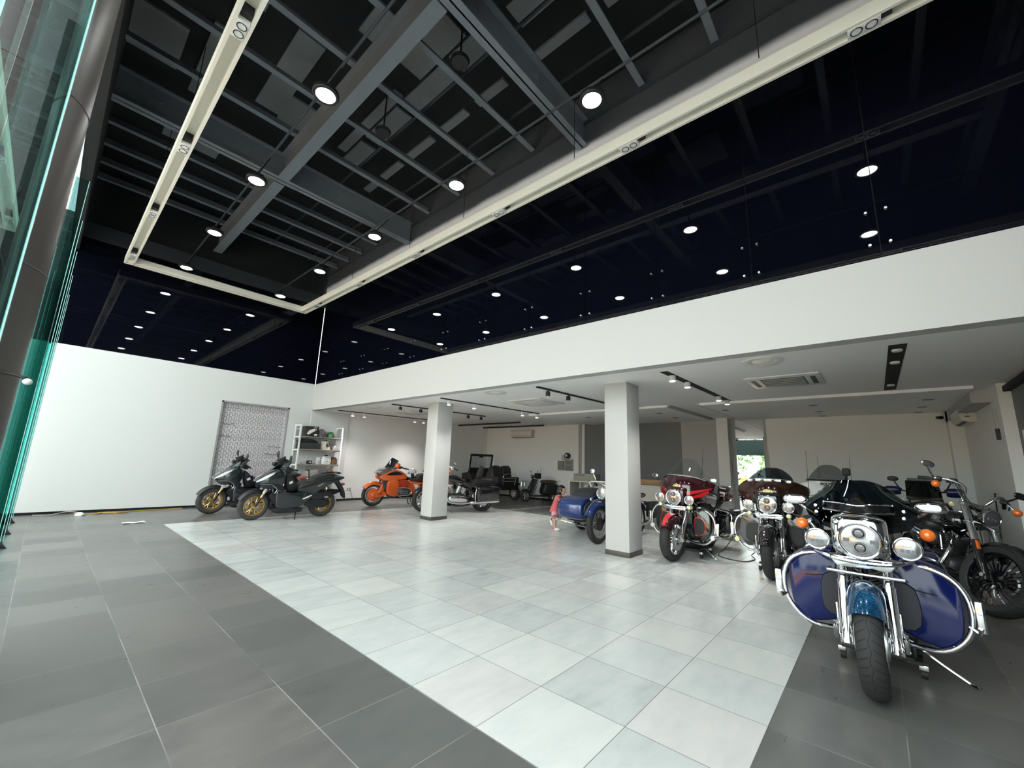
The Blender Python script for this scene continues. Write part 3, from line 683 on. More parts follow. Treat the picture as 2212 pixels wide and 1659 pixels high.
BADGE = pm('brass_badge', (.55, .47, .20), .35, .8)
SMOKE = glass('smoked_screen', (.20, .24, .28), .85)
CLEARS = glass('clear_screen', (.88, .91, .92), .97)
TINTS = glass('grey_tint_screen', (.62, .64, .66), .9)
REFL = pm('white_reflective', (.75, .75, .74), .3)
CURX = None
_b0 = MB.build
def _build(s, *a, **k):
    if CURX is not None: s.xf(CURX)
    return _b0(s, *a, **k)
MB.build = _build

def wheel(par, name, c, R, tw, rimR, rimmat, style='mag', n=9, tire=TIRE, disc=0, hub=.05, sidew=None):
    c = V(c); m = MB()
    m.lathe([(rimR + .006, -tw * .36), (rimR + .012, -tw * .40), (rimR - .006, -tw * .38), (rimR - .018, -tw * .2), (rimR - .018, tw * .2), (rimR - .006, tw * .38), (rimR + .012, tw * .40), (rimR + .006, tw * .36)], c, (0, 1, 0), 48, True)
    m.cyl(c + V((0, -tw * .45, 0)), c + V((0, tw * .45, 0)), hub, n=20)
    for i in range(n):
        a = 2 * PI * i / n
        e = V((math.cos(a), 0, math.sin(a)))
        if style == 'mag': m.tube([c + e * hub * .8, c + e * (rimR - .012)], lambda u: .019 - .006 * u, 6)
        elif style == 'wire':
            a2 = a + (.35 if i % 2 else -.35); e2 = V((math.cos(a2), 0, math.sin(a2)))
            m.tube([c + e2 * hub * .9 + V((0, (tw * .4 if i % 4 < 2 else -tw * .4), 0)), c + e * (rimR - .012)], .003, 4)
        elif style == 'turbine':
            e2 = V((math.cos(a + .28), 0, math.sin(a + .28)))
            m.tube([c + e * hub * .8 + V((0, -.02, 0)), c + (e + e2) * .5 * rimR * .55 + V((0, -.03, 0)), c + e2 * (rimR - .012)], lambda u: .011 - .005 * u, 5, 4)
        elif style == 'split':
            for da in (-.20, .20): m.tube([c + e * hub * .8, c + e * rimR * .45, c + V((math.cos(a + da), 0, math.sin(a + da))) * (rimR - .012)], .012, 6)
    w = m.build(name, rimmat, par)
    h = tw / 2
    prof = [(rimR + .002, -h * .72), (rimR + .02, -h * .94), ((rimR + R) / 2 + .01, -h), (R - .032, -h * .93), (R - .016, -h * .72), (R - .006, -h * .45), (R - .001, -h * .2), (R, 0)]
    prof = prof + [(r, -o) for r, o in prof[-2::-1]]
    MB().lathe(prof, c, (0, 1, 0), 64).build('tyre', tire, w)
    for sy in ([-1, 1] if disc == 2 else [disc] if disc else []):
        MB().lathe([(rimR * .42, -.003), (rimR * .74, -.003), (rimR * .74, .003), (rimR * .42, .003)], c + V((0, sy * tw * .52, 0)), (0, 1, 0), 40, True).torus(c + V((0, sy * tw * .52, 0)), (0, 1, 0), rimR * .40, .012, 24, 6).build('brake_disc', STEELB, w)
    return w
def fender(par, name, c, Rf, w, t0, t1, mat, drop=.07, nu=28, th=.006, tip=None):
    c = V(c)
    def fn(u, v):
        t = math.radians(t0 + (t1 - t0) * u); a = (2 * v - 1) * PI / 2
        r = Rf - (1 - math.cos(a)) * drop; r -= 0 if tip is None else tip * max(0, (abs(2 * u - 1) - .8) / .2) ** 2
        return c + V((math.cos(t) * r, math.sin(a) * w / 2, math.sin(t) * r))
    def of(u, v):
        t = math.radians(t0 + (t1 - t0) * u); return V((-math.cos(t) * th, 0, -math.sin(t) * th))
    return MB().grid(fn, nu, 14, of).build(name, mat, par, 60)
def lamp(par, name, c, r, depth, shell, ax=(1, 0, -.03), proj=True, lens=HLENS, bezel=CHROME):
    c = V(c); d = V(ax).normalized()
    o = MB().lathe([(0, -depth), (r * .45, -depth * .93), (r * .8, -depth * .6), (r * .98, -depth * .15), (r, 0)], c, d, 28).build(name, shell, par)
    MB().torus(c, d, r, r * .09, 32, 8).build('bezel', bezel, o)
    MB().lathe([(0, r * .16), (r * .5, r * .12), (r * .93, 0)], c - d * r * .06, d, 28).build('lens', lens, o)
    if proj:
        a = V((0, 0, 1)); a = (a - d * a.dot(d)).normalized(); b = d.cross(a)
        if proj == 2:
            for q in (.42, -.40): MB().lathe([(0, r * .12), (r * .2, r * .08), (r * .28, -.01)], c + a * r * q + d * r * .12, d, 18).torus(c + a * r * q + d * r * .12, d, r * .30, r * .04, 20, 6).build('projector', PROJ, o)
            for q in (-.62, .62): MB().box(c + b * r * q + d * r * .05, (.012, r * .28, r * .22)).build('projector', PROJ, o)
        else:
            for q in (-.42, 0, .42): MB().box(c + b * r * q + d * r * .10 - a * r * .18, (.012, r * .26, r * .30)).build('projector', PROJ, o)
    return o
def bike_root(name, label, loc, heading, lean=0., s=1.1, cat_='motorcycle', group=None):
    """heading: world direction of travel as angle in degrees"""
    o = bpy.data.objects.new(name, None); COL.objects.link(o)
    o.location = loc; o.rotation_mode = 'XYZ'; o.rotation_euler = (-math.radians(lean), 0, math.radians(heading)); o.scale = (s, s, s)
    return tag(o, label, cat_, group)
def steer(deg, piv=(-.12, 0, .45), rake=27):
    ax = V((-math.sin(math.radians(rake)), 0, math.cos(math.radians(rake))))
    return Matrix.Translation(piv) @ Matrix.Rotation(math.radians(deg), 4, ax) @ Matrix.Translation(-V(piv))
def mirror_arm(par, base, head, rx, rz, mat, shell=None, face=(1, 0, 0), thick=.018):
    h = V(head); d = V(face).normalized()
    o = MB().tube([base, V(base).lerp(h, .55) + V((-.01, 0, -.01)), h - V((0, 0, rz * .3))], lambda u: .009 + .003 * (1 - u), 7, 5).build('mirror', mat, par)
    ang = math.atan2(d.y, d.x)
    MB().ell(h, (thick, rx, rz), (0, 0, ang), 24, 10, .85).build('mirror_shell', shell or mat, o)
    return o
def handlebar(par, pts, mat=CHROME, r=.014, grip=RUBBER, controls=CHROME):
    """pts given for the left half from the centre; mirrored"""
    P = [V(p) for p in pts]; Q = [V((p.x, -p.y, p.z)) for p in P[::-1]]
    o = MB().tube(Q + P[1:] if P[0].y == 0 else Q + P, r, 10, 5).build('handlebar', mat, par)
    for sgn in (1, -1):
        e, p = P[-1].copy(), P[-2].copy(); e.y *= sgn; p.y *= sgn; d = (e - p).normalized()
        MB().cyl(e - d * .13, e + d * .01, .019, .019, 14).build('grip', grip, o)
        b = e - d * .17
        MB().box(b, (.06, .05, .055), (0, 0, math.atan2(d.y, d.x) - PI / 2), .01).build('control_housing', controls, o)
        MB().tube([b + V((.03, 0, 0)), b + V((.065, 0, -.005)) + d * .06, b + V((.055, 0, -.02)) + d * .17], .007, 6, 4).build('lever', controls, o)
    return o
def vtwin(par, x=-.80, z=.36, cyl_m=ALU, case=DARKM, cover=CHROME, aircl=CHROME, primary=CHROME):
    m = MB().puff([(x - .22, z - .12), (x + .15, z - .12), (x + .22, z), (x + .14, z + .12), (x - .16, z + .14), (x - .26, z + .05)], -.13, .13, .15)
    eng = m.build('engine', case, par)
    for ang in (22, -23):
        a = math.radians(ang); d = V((math.sin(a), 0, math.cos(a))); p = V((x - .02 + math.sin(a) * .12, 0, z + .1)); m = MB()
        m.cyl(p, p + d * .24, .062, n=18)
        for q in range(8): m.disc(p + d * (.03 + q * .026), d, .083, .009, 22)
        m.build('cylinder', cyl_m, eng)
        MB().box(p + d * .265, (.15, .13, .075), (0, a, 0), .02).build('rocker_cover', cover, eng)
        MB().tube([p + V((.03, -.07, -.08)), p + V((.03, -.075, 0)) + d * .22], .011, 8).build('pushrod_tube', CHROME, eng)
    MB().lathe([(0, .06), (.07, .055), (.092, .03), (.095, 0)], (x - .02, -.17, z + .27), (0, -1, 0), 28).build('air_cleaner', aircl, eng)
    MB().puff([(x - .30, z - .09), (x + .10, z - .10), (x + .2, z - .02), (x + .12, z + .09), (x - .22, z + .08), (x - .33, z)], .12, .21, .18).build('primary_cover', primary, eng)
    MB().puff([(x - .05, z - .1), (x + .13, z - .09), (x + .16, z + .03), (x + .04, z + .1), (x - .08, z + .05)], -.20, -.12, .2).build('cam_cover', cover, eng)
    return eng
def exhaust(par, sides, x0=-.62, x1=-2.0, z=.27, mat=CHROME, y=.24):
    for sy in sides:
        o = MB().tube([(x0 - .1, sy * .07, z + .33), (x0 + .06, sy * .13, z + .26), (x0 + .02, sy * y * .9, z + .03), (x0 - .25, sy * y, z - .03), (x1 + .78, sy * y, z - .01)], .024, 12, 6).build('exhaust_pipe', mat, par)
        MB().cyl((x1 + .80, sy * y, z - .012), (x1 + .72, sy * y, z - .01), .026, .048, 20).cyl((x1 + .72, sy * y, z - .01), (x1, sy * y, z + .045), .048, .05, 20).cyl((x1, sy * y, z + .045), (x1 - .03, sy * y, z + .047), .05, .038, 20).build('muffler', mat, o)
def kickstand(par, x=-.72, mat=CHROME, y0=.16, y1=.46, z0=.22, lean=0):
    o = MB().tube([(x, y0, z0), (x + .04, (y0 + y1) / 2, z0 * .5), (x + .07, y1, .02), (x + .11, y1 + .04, .012)], .011, 8, 5).build('kickstand', mat, par)
def crash_bar(par, x=-.36, hw=.47, mat=CHROME, peg=True, light=None, z0=.27, z1=.78, r=.017):
    o = MB().tube([(x - .06, -.08, z1), (x, -hw * .75, z1 - .02), (x + .02, -hw, z1 - .14), (x + .02, -hw, z0 + .16), (x, -hw * .72, z0 + .01), (x - .06, -.1, z0)], r, 10, 5).tube([(x - .06, .08, z1), (x, hw * .75, z1 - .02), (x + .02, hw, z1 - .14), (x + .02, hw, z0 + .16), (x, hw * .72, z0 + .01), (x - .06, .1, z0)], r, 10, 5).build('crash_bar', mat, par)
    for sy in (-1, 1):
        if peg:
            MB().tube([(x + .02, sy * hw, .46), (x + .05, sy * (hw + .035), .44), (x + .06, sy * (hw + .04), .47)], .014, 8).bx(x + .02, x + .05, sy * (hw + .03), sy * (hw + .07), .44, .62, .008).build('highway_peg', CHROME, o)
        if light: MB().lathe([(0, .012), (.03, .008), (.036, -.02)], (x + .05, sy * hw * .98, .40), (1, 0, 0), 18).build('marker_lamp', light, o)
    return o
def lowers(par, mat, vent, x=-.44, yi=.145, yo=.43, zt=.79, zb=.32, ventm=BLACKM, rim=None, seam=False, vin=.11, vi=.05):
    for sy in (-1, 1):
        poly = [(sy * yi, zt), (sy * (yi + .15), zt), (sy * (yo - .03), zt - .07), (sy * yo, zt - .22), (sy * (yo - .02), zb + .09), (sy * (yo - .10), zb), (sy * (yi + .05), zb + .04), (sy * yi, zb + .12)]
        o = MB().puff(poly, x - .13, x + .10, .10, 10, 4, 'x').build('lower_fairing', mat, par)
        if vent:
            vp = [(sy * (yi + vi), zt - .16), (sy * (yo - vin), zt - .17), (sy * (yo - vin + .01), zb + .12), (sy * (yi + vi + .02), zb + .10)]
            if seam: MB().tube([(x - .05, sy * (yi + .02), zt - .17), (x + .098, sy * (yi + .08), zt - .175), (x + .100, sy * (yo - .12), zt - .19), (x + .02, sy * (yo - .005), zt - .20)], .004, 6, 4).build('panel_seam', BLACKG, o)
            if rim:
                ce = V((sum(p[0] for p in vp) / 4, sum(p[1] for p in vp) / 4)); big = [((V(p) - ce) * 1.16 + ce)[:] for p in vp]
                MB().puff(big, x + .06, x + .108, .06, 6, 3, 'x').build('vent_rim', rim, o)
            MB().puff(vp, x + .05, x + .118, .06, 6, 3, 'x').build('vent', ventm, o)
def tank_seat(par, tm, x=-.5, seat=True, z=1.0, low=0.):
    MB().puff([(x, z - .06), (x - .10, z + .0), (x - .33, z - .005), (x - .53, z - .12), (x - .55, z - .19), (x - .3, z - .20), (x - .02, z - .16)], -.17, .17, .38, 10).build('fuel_tank', tm, par)
    MB().lathe([(0, .012), (.035, .008), (.04, -.01)], (x - .2, 0, z), (0, 0, 1), 16).build('filler_cap', CHROME, par)
    if seat:
        MB().puff([(x - .48, z - .18), (x - .62, z - .25), (x - .80, z - .24), (x - .93, z - .10), (x - 1.15, z - .07), (x - 1.38, z - .09), (x - 1.36, z - .20), (x - .95, z - .32), (x - .55, z - .30)], -.19, .19, .2, 10).build('seat', LEATHER, par)
def saddlebags(par, mat, x0=-1.32, x1=-1.98, rail=True):
    for sy in (-1, 1):
        o = MB().puff([(x0, .66), (x0 - .04, .40), (x0 - .12, .33), (x1 + .08, .36), (x1, .46), (x1 + .02, .68), (x1 + .1, .71), (x0 - .06, .71)], sy * .21, sy * .44, .13, 10, 3).build('saddlebag', mat, par)
        MB().puff([(x0 - .01, .66), (x0 - .03, .63), (x1 + .0, .63), (x1 + .02, .69), (x1 + .1, .715), (x0 - .08, .715)], sy * .205, sy * .447, .1, 8, 3).build('lid', mat, o)
        if rail: MB().tube([(x0 + .02, sy * .2, .28), (x0 + .05, sy * .44, .32), (x0 + .06, sy * .46, .52), (x0 + .04, sy * .44, .68), (x0 + .02, sy * .2, .72)], .012, 8, 5).build('bag_guard', CHROME, par)
def tour_pak(par, mat, x=-1.78, ant=True, w=.29):
    o = MB().box((x, 0, .93), (.42, w * 2, .20), None, .05).build('top_case', mat, par)
    MB().box((x, 0, 1.055), (.43, w * 2 + .02, .09), None, .04).build('lid', mat, o)
    MB().box((x + .24, 0, .99), (.06, .36, .24), (0, -.12, 0), .03).build('backrest_pad', LEATHER, o)
    for sy in (-1, 1): MB().box((x - .12, sy * (w + .012), .93), (.14, .02, .06), None, .008).build('side_lamp', REDL, o)
    if ant:
        for sy in (-1, 1): MB().cyl((x - .2, sy * .26, .85), (x - .26, sy * .27, 1.72), .005, .0025, 6).build('antenna', BLACKM, par)
def batwing(par, mat, xc=-.13, zc=1.02, hw=.43):
    def S(s, v):
        a = abs(s); zt = .25 - .12 * a ** 3; zb = -.12 + .05 * a + .11 * a ** 5
        return V((xc + .05 * math.sin(PI * (.15 + v * .75)) - .30 * a ** 2.1 - .09 * v, s * hw, zc + zb + (zt - zb) * v))
    o = MB().grid(lambda u, v: S(2 * u - 1, v), 36, 14, (-.03, 0, 0)).build('fairing', mat, par, 60)
    return o, S
def decal(par, S, mat, s0, s1, f0, f1, name='stripe', n=24, d=.006):
    return MB().grid(lambda u, v: S(s0 + (s1 - s0) * u, f0(u) + (f1(u) - f0(u)) * v) + V((d, 0, 0)), n, 4).build(name, mat, par)
def dolly(label, loc, rz):
    o = thing('motorcycle_dolly', label, 'dolly', loc, rz, 'wheeled dollies under the touring motorcycles')
    MB().bx(-.30, .30, -.20, .20, .10, .14, .008).build('plate', BLACKM, o)
    for x in (-.26, .26):
        for y in (-.24, .24):
            MB().bx(x - .05, x + .05, min(y, y - math.copysign(.1, y)), max(y, y - math.copysign(.1, y)), .105, .13).build('arm', BLACKM, o)
            c = MB().bx(x - .03, x + .03, y - .028, y + .028, .068, .105, .004).build('caster', STEELB, o)
            MB().cyl((x - .02, y - .018, .036), (x - .02, y + .018, .036), .036, n=18).build('caster_wheel', RUBBER, c)
    return o
def emblem(par, c, rx, rz, ax=(1, 0, .15), mat=BADGE):
    o = MB().ell(c, (.006, rx, rz), (0, -.15, 0), 24, 8).build('emblem', mat, par)
    MB().ell(V(c) + V((.005, 0, 0)), (.004, rx * .78, rz * .62), (0, -.15, 0), 20, 8).build('emblem_centre', GLOSSK, o)
    MB().box(V(c) + V((.009, 0, .0)), (.004, rx * 1.9, rz * .30), None, .001).box(V(c) + V((.009, 0, rz * .25)), (.004, rx * .8, rz * .35), None, .001).build('emblem_bar', mat, o)

def tourer(label, loc, heading, cfg):
    """full-dress V-twin touring motorcycle"""
    global CURX
    g = cfg.get; P = bike_root('touring_motorcycle', label, loc, heading, g('lean', 0))
    body = cfg['body']; R, RR, WB = .325, .325, 1.625
    CURX = steer(g('steer', 0))
    wheel(P, 'front_wheel', (0, 0, R), R, .135, .215, g('rim', CHROME), g('style', 'mag'), g('spokes', 9), g('tire', TIRE), 2)
    fender(P, 'front_fender', (0, 0, R), R + .035, .19, g('f0', 22), 172, cfg['fender'], .10)
    if g('fender_band'):
        c = V((0, 0, R)); MB().grid(lambda u, v: c + V((math.cos(math.radians(35 + 80 * u)) * (R + .041), (.02 + .07 * u) * (2 * v - 1), math.sin(math.radians(35 + 80 * u)) * (R + .041))), 14, 3).build('fender_stripe', REDP, P)
    rk = V((-math.sin(math.radians(27)), 0, math.cos(math.radians(27))))
    for sy in (-1, 1):
        a = V((0, sy * .118, R)) + V((.01, 0, 0)); m = MB()
        m.cyl(a - rk * .05, a + rk * .34, .036, .038, 18).cyl(a + rk * .34, a + rk * .345, .041, .041, 18); f = m.build('fork_slider', CHROME, P)
        MB().cyl(a + rk * .34, a + rk * .70, g('tube_r', .029), None, 18).build('fork_tube', CHROME, f)
        MB().cyl(V((.01, sy * .118, R)), V((.01, sy * .175, R)), .028, .022, 14).box((.06, sy * .165, R + .04), (.05, .03, .11), (0, .5, 0), .008).build('axle_clamp', CHROME, f)
        MB().bx(.02, .032, sy * .15, sy * .16, R + .02, R + .2, .003).build('fork_reflector', g('refl', CHROME), f)
    if g('mustache'): MB().tube([(-.12, -.2, .70), (-.10, 0, .70), (-.12, .2, .70)], .012, 8).build('fork_brace', STEELB, P)
    # headlamp nacelle and lamps
    hz, hx = .93, -.06
    MB().puff([(hx + .02, hz + .10), (hx - .05, hz + .16), (hx - .26, hz + .14), (hx - .30, hz - .02), (hx - .2, hz - .13), (hx + .0, hz - .10)], -.15, .15, .25, 10).build('headlamp_nacelle', g('nacelle', CHROME), P)
    MB().prism([(-.19, hz - .12), (.19, hz - .12), (.14, hz - .19), (-.14, hz - .19)], hx - .20, hx - .02, 'x', .01).build('nacelle_skirt', CHROME, P)
    lamp(P, 'headlamp', (hx + .05, 0, hz), .112, .13, g('nacelle', CHROME), (1, 0, .02), 2, HLENS, CHROME)
    bar = MB().tube([(hx - .03, -.25, hz - .10), (hx + .03, -.15, hz - .13), (hx + .04, 0, hz - .14), (hx + .03, .15, hz - .13), (hx - .03, .25, hz - .10)], .014, 8, 5).build('lamp_bar', CHROME, P)
    for sy in (-1, 1):
        lamp(P, 'passing_lamp', (hx + .03, sy * .232, hz - .02), .066, .09, CHROME, (1, 0, 0), 1)
        if g('signals_front'): MB().lathe([(0, .03), (.025, .022), (.033, 0), (.03, -.04), (0, -.05)], (hx + .0, sy * .225, hz - .13), (1, 0, 0), 18).build('marker_lamp', YELL, P)
    if g('fairing'):
        F, S = batwing(P, body)
        if g('flame'):
            decal(F, S, REDP, .22, 1.0, lambda u: .10 + .30 * u - .02 * math.sin(PI * u), lambda u: .22 + .26 * u ** .7, 'stripe'); decal(F, S, REDP, -.22, -1.0, lambda u: .10 + .30 * u, lambda u: .22 + .26 * u ** .7, 'stripe')
            decal(F, S, REDP, .30, .92, lambda u: .0, lambda u: .03 + .30 * u ** 1.3, 'stripe'); decal(F, S, REDP, -.30, -.92, lambda u: .0, lambda u: .03 + .30 * u ** 1.3, 'stripe')
        emblem(F, S(0, .52) + V((.008, 0, 0)), .062, .034)
        MB().tube([S(s, .99) + V((.012, 0, -.005)) for s in [-.8 + .1 * q for q in range(17)]], .010, 8).build('screen_trim', CHROME, F)
        if g('plates'):
            for q in range(5):
                s = -.50 + .25 * q; c = S(s, .95); b = MB().box(c + V((.014, 0, -.005)), (.012, .095, .036), (0, 0, s * -.55), .012).build('trim_plate', CHROME, F)
                MB().box(c + V((.021, 0, -.005)), (.004, .07, .018), (0, 0, s * -.55), .004).build('plate_face', STEELB, b)
        ht, hwid = g('screen', (.22, .29))
        MB().grid(lambda u, v: S((2 * u - 1) * hwid / .43 * (1 - .35 * v * v), .97) + V((-.02 - .26 * v, 0, ht * v * (1 - .35 * abs(2 * u - 1) ** 3))), 20, 8, (-.004, 0, 0)).build('windscreen', g('glass', TINTS), F)
    else:   # tall fork-mounted smoked screen
        def W(u, v):
            s = 2 * u - 1; hw = (.265 + .05 * math.sin(PI * min(1, v * 1.15))) * (1 - .30 * max(0, v - .62) ** 1.2 / .4)
            top = .385 - .10 * abs(s) ** 2.2; z = .935 + (top + .03 * abs(s)) * v + .07 * abs(s) * (1 - v)
            return V((-.11 - .15 * abs(s) ** 2 - .20 * v, s * hw, z))
        F = MB().grid(W, 30, 20, (-.005, 0, 0)).build('windscreen', SMOKE, P)
        MB().tube([W(.5 + s / 2, .55) + V((.008, 0, 0)) for s in (-.62, -.55, -.3, 0, .3, .55, .62)] + [W(.5 + s / 2, .40) + V((.010, 0, 0)) for s in (.62, .55, .3, 0, -.3, -.55, -.62)], .006, 6, 3, True).build('vent_trim', CHROME, F)
        MB().grid(lambda u, v: W(.22 + .56 * u, .41 + .13 * v) + V((.007, 0, 0)), 14, 4, (-.003, 0, 0)).build('screen_vent', GLOSSK, F)
        MB().grid(lambda u, v: W(.12 + .76 * u, .10 + .24 * v) + V((-.05, 0, 0)), 18, 6, (-.01, 0, 0)).build('inner_fairing', BLUED, F)
        emblem(F, W(.5, .28) + V((.012, 0, 0)), .066, .040)
        for s in (-.78, .78):
            for v in (.3, .45): MB().lathe([(0, .008), (.011, .004), (.013, -.004)], W(.5 + s / 2, v) + V((.004, 0, 0)), (1, 0, 0), 12).build('screen_bolt', CHROME, F)
    # bars and mirrors
    bw = g('bw', 1.)
    H = handlebar(P, [(-.34, 0, 1.0), (-.36, .12 * bw, 1.03), (-.42, .28 * bw, 1.06), (-.56, .44 * bw, 1.0)])
    for sy in (-1, 1):
        if g('no_left_mirror') and sy == 1: continue
        if g('fmir'): mirror_arm(P, (-.30, sy * .40, 1.17), (-.33, sy * .47, 1.22), .055, .032, GLOSSK, CHROME)
        if g('bmir', True): mirror_arm(P, (-.45, sy * .34 * bw, 1.05), (-.43, sy * .50 * bw, 1.15), .085, .036, CHROME)
        MB().ell((-.36, sy * .42 * bw + sy * .02, .975), (.045, .042, .042), None, 18, 10).build('turn_signal', AMBER, P) if g('sig', True) else None
        if g('sig', True): MB().tube([(-.40, sy * .30 * bw, 1.05), (-.38, sy * .37 * bw, 1.0), (-.37, sy * .40 * bw, .98)], .009, 6, 3).build('signal_stalk', CHROME, P)
    CURX = None
    # frame and body
    MB().tube([(-.34, 0, .92), (-.42, .0, .55), (-.50, .10, .24), (-1.25, .12, .22), (-1.35, .10, .55), (-.55, .05, .86), (-.34, 0, .92)], .022, 8, 4).tube([(-.42, 0, .55), (-.50, -.10, .24), (-1.25, -.12, .22), (-1.35, -.10, .55)], .022, 8, 4).build('frame', GLOSSK, P)
    vtwin(P, cover=CHROME)
    exhaust(P, (-1, 1))
    lowers(P, cfg['lower'], g('vents', True), ventm=g('ventm', BLACKM), rim=g('vrim'), **g('lowkw', {}))
    crash_bar(P, x=g('barx', -.36), light=g('barlight'), hw=g('hw', .47))
    tank_seat(P, body)
    for sy in (-1, 1): MB().puff([(-1.08, .78), (-1.30, .72), (-1.32, .55), (-1.12, .58)], sy * .12, sy * .19, .2).build('side_cover', body, P)
    wheel(P, 'rear_wheel', (-WB, 0, RR), RR, .17, .21, g('rim', CHROME), g('style', 'mag'), g('spokes', 9), TIRE, 1)
    fender(P, 'rear_fender', (-WB, 0, RR), RR + .06, .24, -5, 160, body, .14)
    for sy in (-1, 1): MB().bx(-1.66, -.75, sy * .12 - .02, sy * .12 + .02, .28, .33, .01).build('swingarm', GLOSSK, P)
    saddlebags(P, g('bags', body))
    if g('pak', True): tour_pak(P, g('pakm', body), ant=g('ant', True))
    MB().lathe([(0, .02), (.05, .012), (.055, -.02)], (-2.03, 0, .70), (-1, 0, 0), 18).build('tail_lamp', REDL, P)
    for sy in (-1, 1): MB().bx(-.98, -.64, sy * .28 - .05, sy * .28 + .05, .25, .275, .008).build('footboard', RUBBER, P)
    if g('stand', True): kickstand(P)
    return P
BLU = tourer('blue metallic touring motorcycle with teal front fender and tall smoked screen', (-.147, 4.06, 0), -90, dict(body=BLUED, fender=TEAL, lower=BLUEM, bags=BLUEM, ventm=NAVYM, vents=True, barx=-.30, pak=False, mustache=True, f0=38, tube_r=.033, hw=.475, bw=.78, lowkw=dict(yo=.465, zb=.28, zt=.80, seam=True, vin=.22, vi=-.03, x=-.40)))
RED = tourer('dark red and black touring motorcycle with bright red swooshes on its fairing', (-2.673, 7.125, 0), -91, dict(body=MAROON, fender=MAROON, lower=GLOSSK, vrim=REDP, bags=GLOSSK, fairing=True, flame=True, fender_band=True, glass=CLEARS, screen=(.27, .30), fmir=True, sig=False, barlight=REFL, signals_front=True, f0=30, lean=5, steer=-6, nacelle=MAROON, bmir=False))
BRN = tourer('dark brown and black touring motorcycle with a row of chrome plates on its fairing', (-1.256, 7.123, 0), -90, dict(body=BROWNP, fender=GLOSSK, lower=GLOSSK, vrim=DARKM, bags=GLOSSK, fairing=True, plates=True, glass=SMOKE, screen=(.16, .27), tire=TIREC, barlight=YELL, signals_front=True, bmir=False, sig=False, nacelle=GLOSSK))
POL = tourer('white police touring motorcycle parked behind the brown motorcycle', (-.74, 9.95, 0), -90, dict(body=POLW, fender=POLW, lower=POLW, bags=POLW, fairing=True, glass=TINTS, screen=(.26, .30), bmir=False, sig=True, stand=False))
# police fairing: lettering, dark slot, spotlight
F = [o for o in COL.objects if o.parent == POL and o.name.startswith('fairing')][0]
lettering('police_lettering', 'POLICE', .062, GLOSSK, F, Matrix.Translation((-.135, 0, 1.175)) @ Euler((PI / 2 - .25, 0, PI / 2)).to_matrix().to_4x4(), .004, .002)
MB().tube([(-.18, -.30, 1.245), (-.145, -.1, 1.245), (-.145, .1, 1.245), (-.18, .30, 1.245)], .016, 8, 4).build('screen_slot', GLOSSK, F)
MB().box((-.24, .27, 1.40), (.10, .11, .13), None, .02).cyl((-.24, .27, 1.34), (-.22, .25, 1.24), .015, n=8).build('pursuit_lamp', BLACKM, POL)
for nm, p, rz in (('red', (-2.64, 7.98, 0), -PI / 2), ('brown', (-1.26, 7.86, 0), -PI / 2), ('blue', (-.12, 4.93, 0), -PI / 2)):
    dolly('low black wheeled dolly under the %s touring motorcycle' % nm, p, rz)
